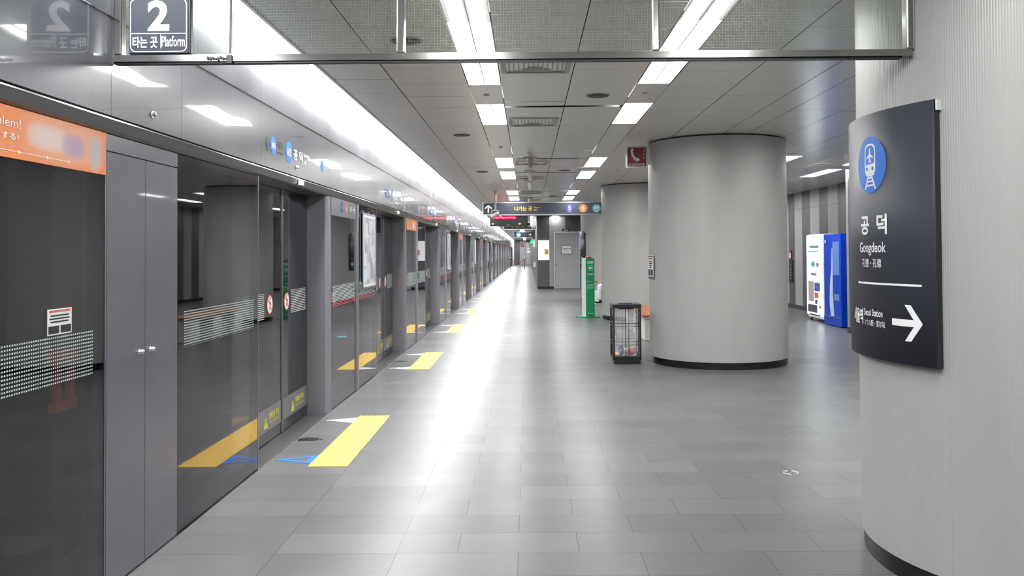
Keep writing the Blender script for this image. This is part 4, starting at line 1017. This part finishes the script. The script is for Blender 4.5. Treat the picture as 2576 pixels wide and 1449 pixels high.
# ------------------------------------------------------------------ benches
def bench(y0, y1, lab, bx=1.86):
    t = thing('bench', lab, 'bench', (bx, y0, 0), 'wooden benches between the columns'); L_ = y1-y0
    for a in (0.03, L_/2-.22, L_-.47): MB('cream').box(.03, .42, a, a+.44, 0, .36, bev=.01).build('leg', t)
    MB('steel').box(.02, .43, 0, L_, .36, .385).build('seat_frame', t)
    for q in range(4):
        MB('wood').box(.0+.115*q, .105+.115*q, -.01, L_+.01, .386, .42, bev=.006).build('slat', t)
    return t
bench(13.85, 16.5, 'wooden slat bench on cream blocks just behind the middle column')
bench(23.35, 24.85, 'wooden bench under the seated person, beyond the second column', 2.06)
tag(MB('white').box(1.885, 1.985, 24.1, 24.4, 0, .36, bev=.008).build('paper_bag'), 'white upright bag beside the shoe of the seated person', 'bag')

# ------------------------------------------------------------------ vending machines
org = (5.90, 17.6, 0)
t = thing('vending_machine', 'white lit vending machine with small windows, left of the blue one', 'vending machine', org)
MB('whitepaint').box(5.93, 6.65, 17.13, 18.08, .06, 1.79, bev=.01).build('cabinet_body', t, org)
f = MB('vendwhite').box(5.90, 5.93, 17.15, 18.06, .12, 1.775, bev=.006).build('front_panel', t, org)
def vb(m, y0, y1, z0, z1, nm='print', d=.004): MB(m).box(5.90-d, 5.8995, y0, y1, z0, z1).build(nm, f, org)
vb('aqua', 17.30, 17.85, 1.50, 1.56); vb('aqua', 17.30, 17.9, 1.42, 1.445); vb('palegrey', 17.25, 18.0, 1.375, 1.385); vb('aqua', 17.55, 17.75, 1.12, 1.23); vb('lilac', 17.30, 17.45, 1.12, 1.20)
vb('aqua', 17.30, 17.9, 1.065, 1.075); vb('palegrey', 17.30, 18.0, 1.03, 1.037); vb('lilac', 17.45, 17.78, .94, .99); vb('lilac', 17.25, 17.32, .93, .95); vb('aqua', 17.25, 17.95, .84, .848)
vb('palegrey', 17.62, 17.95, .40, .82); vb('blue', 17.25, 17.58, .62, .80, 'picture'); vb('orange', 17.40, 17.50, .68, .74, 'picture', .006); vb('orange', 17.34, 17.58, .48, .60, 'picture'); vb('green', 17.40, 17.55, .36, .45, 'picture')
vb('smoke', 17.42, 17.97, .20-.02, .36-.02, 'dispensing_flap', .012); vb('black', 17.22, 17.28, .28, .34, 'coin_slot', .01)
vb('black', 17.25, 17.9, .075+.045, .10+.045, 'vent_slot', .006)
for y in (17.2, 18.0): MB('black').lathe([(.025, 0), (.025, .06)], Matrix.Translation((5.98, y, 0)), 10).build('foot', t, org)
MB('black').lathe([(.012, 0), (.012, .02)], fmX(5.9, 17.6, 1.75), 10).build('camera_hole', t, org)
org = (5.87, 16.5, 0)
t = thing('vending_machine', 'blue vending machine with pale swoosh and curved side, next to the white one', 'vending machine', org)
MB('vendblue').box(5.86, 6.40, 15.98, 16.92, .012, .17, bev=.006).build('plinth', t, org)
prof = [(5.87, .17), (6.005, .17), (5.985, .45), (5.99, .70), (6.03, .95), (6.075, 1.12), (6.08, 1.3), (6.07, 1.77), (5.87, 1.77)]
T = Matrix(((1, 0, 0, 0), (0, 0, -1, 16.90), (0, 1, 0, 0), (0, 0, 0, 1)))
sh = MB('vendblue').poly(prof, T, .90).build('door_shell', t, org)
MB('vendgrey').box(5.95, 6.65, 16.02, 16.90, .02, 1.75).build('cabinet_body', t, org)
P = 5.869
sw = [(-.30, .19), (-.12, .19), (-.20, .6), (-.25, 1.0), (-.24, 1.55), (-.26, 1.55), (-.31, 1.2), (-.37, .8), (-.36, .4)]
shape([(x+.16, y) for x, y in [(-.22, .19), (-.04, .19), (-.10, .6), (-.10, 1.0), (-.10, 1.50), (-.13, 1.50), (-.17, 1.1), (-.25, .8), (-.28, .45)]], fmX(P, 16.5, 0), 'swoosh', sh, 'swoosh_print', .002, org)
MB('vendpale').box(P-.003, P, 16.08, 16.42, .98, 1.62).build('print', sh, org); MB('vendpale').box(P-.003, P, 16.10, 16.38, .50, .62).build('print', sh, org)
MB('white').box(P-.003, P, 16.80, 16.86, 1.60, 1.66).build('print', sh, org); MB('chrome').box(P-.02, P, 16.84, 16.87, 1.15, 1.22, bev=.004).build('lock', sh, org)
MB('steel').box(P-.02, 5.875, 16.0, 16.9, .168, .178).build('trim_strip', t, org)
# wall devices
org = (6.72, 21.7, 1.0)
t = thing('fire_call_box', 'small red and white call box on the right wall above the grey panel', 'call box', org)
MB('red', 'white').box(6.69, 6.72, 21.68, 21.84, 1.24, 1.47, bev=.004).box(6.687, 6.69, 21.71, 21.81, 1.27, 1.40, 1).build('housing', t, org)
org = (6.72, 21.7, .6)
t = thing('intercom_panel', 'dark grey control panel with buttons on the right wall, left of the vending machines', 'control panel', org)
MB('dial').box(6.69, 6.72, 21.60, 21.88, .66, 1.22, bev=.004).build('panel', t, org)
b = MB('pale')
for q, (yy, zz) in enumerate(((21.75, 1.1), (21.72, 1.0), (21.78, .95), (21.74, .9), (21.70, .84), (21.80, .82), (21.73, .76))): b.lathe([(.012, 0), (.012, .006)], fmX(6.69, yy, zz), 8)
b.build('buttons', t, org)

# ------------------------------------------------------------------ the seated person beyond the second column
def skin_obj(name, V, Ed, rad, m, parent, sub=2, root=0):
    me = bpy.data.meshes.new(name); me.from_pydata(V, Ed, []); o = bpy.data.objects.new(name, me); COL.objects.link(o); o.parent = parent
    me.materials.append(M[m]); md = o.modifiers.new('skin', 'SKIN'); md.use_smooth_shade = True
    for i, sv in enumerate(me.skin_vertices[0].data): sv.radius = (rad[i], rad[i]); sv.use_root = (i == root)
    s_ = o.modifiers.new('sub', 'SUBSURF'); s_.levels = sub; s_.render_levels = sub; return o
PYc = 23.85
t = thing('person', 'seated person in white trousers and black shoes, mostly hidden behind a column', 'person', (2.34, PYc, 0))
V = [(.10, 0, .57), (.12, 0, .68), (.10, 0, .84), (.07, 0, 1.00), (.05, 0, 1.12), (.03, 0, 1.20), (.02, 0, 1.27), (.01, 0, 1.35)]
Rr = [.14, .13, .135, .12, .055, .075, .10, .085]; Ed = [(i, i+1) for i in range(7)]
def add(p, r, par): V.append(p); Rr.append(r); Ed.append((par, len(V)-1)); return len(V)-1
for s_ in (-1, 1):
    a = add((.07, s_*.17, 1.02), .062, 3); a = add((.03, s_*.22, .86), .046, a); a = add((-.04, s_*.23, .74), .040, a); w_ = add((-.24, s_*.10, .63), .027, a)
    pm = add((-.31, s_*.07, .612), .030, w_)
    for q in range(4):
        f1 = add((-.355, s_*(.045+.020*q), .607), .010, pm); f2 = add((-.375-.004*(1.5-abs(q-1.5)), s_*(.042+.020*q), .585), .0085, f1); add((-.362, s_*(.042+.020*q), .565), .0075, f2)
    th = add((-.31, s_*.035, .600), .010, pm); add((-.34, s_*.02, .585), .009, th)
    h1 = add((.05, s_*.095, .50), .09, 0); kn = add((-.34, s_*.10, .50), .062, h1); an = add((-.34, s_*.10, .10), .042, kn); add((-.45, s_*.10, .05), .034, an)
skin_obj('body', V, Ed, Rr, 'skin', t)
TV = [(.10, 0, .575), (.11, 0, .66)]; TR = [.150, .145]; TE = [(0, 1)]
for s_ in (-1, 1):
    n = len(TV); TV += [(.04, s_*.10, .525), (-.16, s_*.10, .525), (-.34, s_*.10, .515), (-.345, s_*.10, .33), (-.345, s_*.10, .10)]; TR += [.105, .09, .082, .068, .072]
    TE += [(0, n), (n, n+1), (n+1, n+2), (n+2, n+3), (n+3, n+4)]
skin_obj('trousers', TV, TE, TR, 'trouser', t)
JV = [(.12, 0, .62), (.12, 0, .76), (.10, 0, .90), (.07, 0, 1.03)]; JR = [.155, .15, .155, .13]; JE = [(0, 1), (1, 2), (2, 3)]
for s_ in (-1, 1):
    n = len(JV); JV += [(.07, s_*.17, 1.03), (.03, s_*.22, .86), (-.04, s_*.23, .74), (-.20, s_*.12, .65)]; JR += [.078, .062, .055, .042]; JE += [(3, n), (n, n+1), (n+1, n+2), (n+2, n+3)]
skin_obj('jacket', JV, JE, JR, 'jacket', t)
for s_ in (-1, 1): 
    b = MB('shoe', 'white'); b.poly([(-.46, -.05), (-.48, 0), (-.46, .05), (-.30, .042), (-.28, 0), (-.30, -.042)], Matrix.Translation((0, s_*.10, 0.001)), .022, 1)
    b.poly([(-.455, -.045), (-.47, 0), (-.455, .045), (-.30, .04), (-.285, 0), (-.30, -.04)], Matrix.Translation((0, s_*.10, .023)), .05, 0); b.box(-.375, -.29, s_*.10-.042, s_*.10+.042, .07, .11, 0, bev=.01); b.build('shoe', t)
b = MB('hair'); b.lathe([(.0, .125), (.055, .11), (.09, .07), (.105, .01), (.10, -.06), (.085, -.08)], Matrix.Translation((.045, 0, 1.32)) @ Matrix.Rotation(R(18), 4, 'Y'), 20, cap=False); b.build('hair', t)
b = MB('white', 'lens')
for s_ in (-1, 1): b.lathe([(.0, .006), (.008, .004), (.012, 0)], Matrix.Translation((-.078, s_*.032, 1.305)) @ Matrix.Rotation(R(-90), 4, 'Y'), 10, 0, cap=False).lathe([(.0, .008), (.005, .007)], Matrix.Translation((-.078, s_*.032, 1.305)) @ Matrix.Rotation(R(-90), 4, 'Y'), 8, 1, cap=False)
b.build('eyes', t)
MB('skin').poly([(-.014, -.02), (.014, -.02), (.004, .02), (-.004, .02)], Matrix.Translation((-.078, 0, 1.275)) @ Matrix(((0, 0, -1, 0), (-1, 0, 0, 0), (0, 1, 0, 0), (0, 0, 0, 1))), .02).build('nose', t)
MB('redplastic').box(-.086, -.078, -.022, .022, 1.235, 1.243).build('mouth', t)
for s_ in (-1, 1): MB('skin').lathe([(.0, .012), (.018, .008), (.026, 0)], Matrix.Translation((.01, s_*.096, 1.29)) @ Matrix.Rotation(R(-90*s_), 4, 'X'), 12, cap=False).build('ear', t)
t2 = thing('held_umbrella', 'orange and black rod-shaped object held over the seated person knees', 'umbrella', (1.99, PYc, .62))
MB('orange').tube([(.12, .10, -.005), (.0, -.02, .0), (-.07, -.09, .0)], .018).build('canopy', t2)
MB('black').tube([(-.065, -.085, .0), (-.13, -.15, .005)], .014).build('handle', t2)
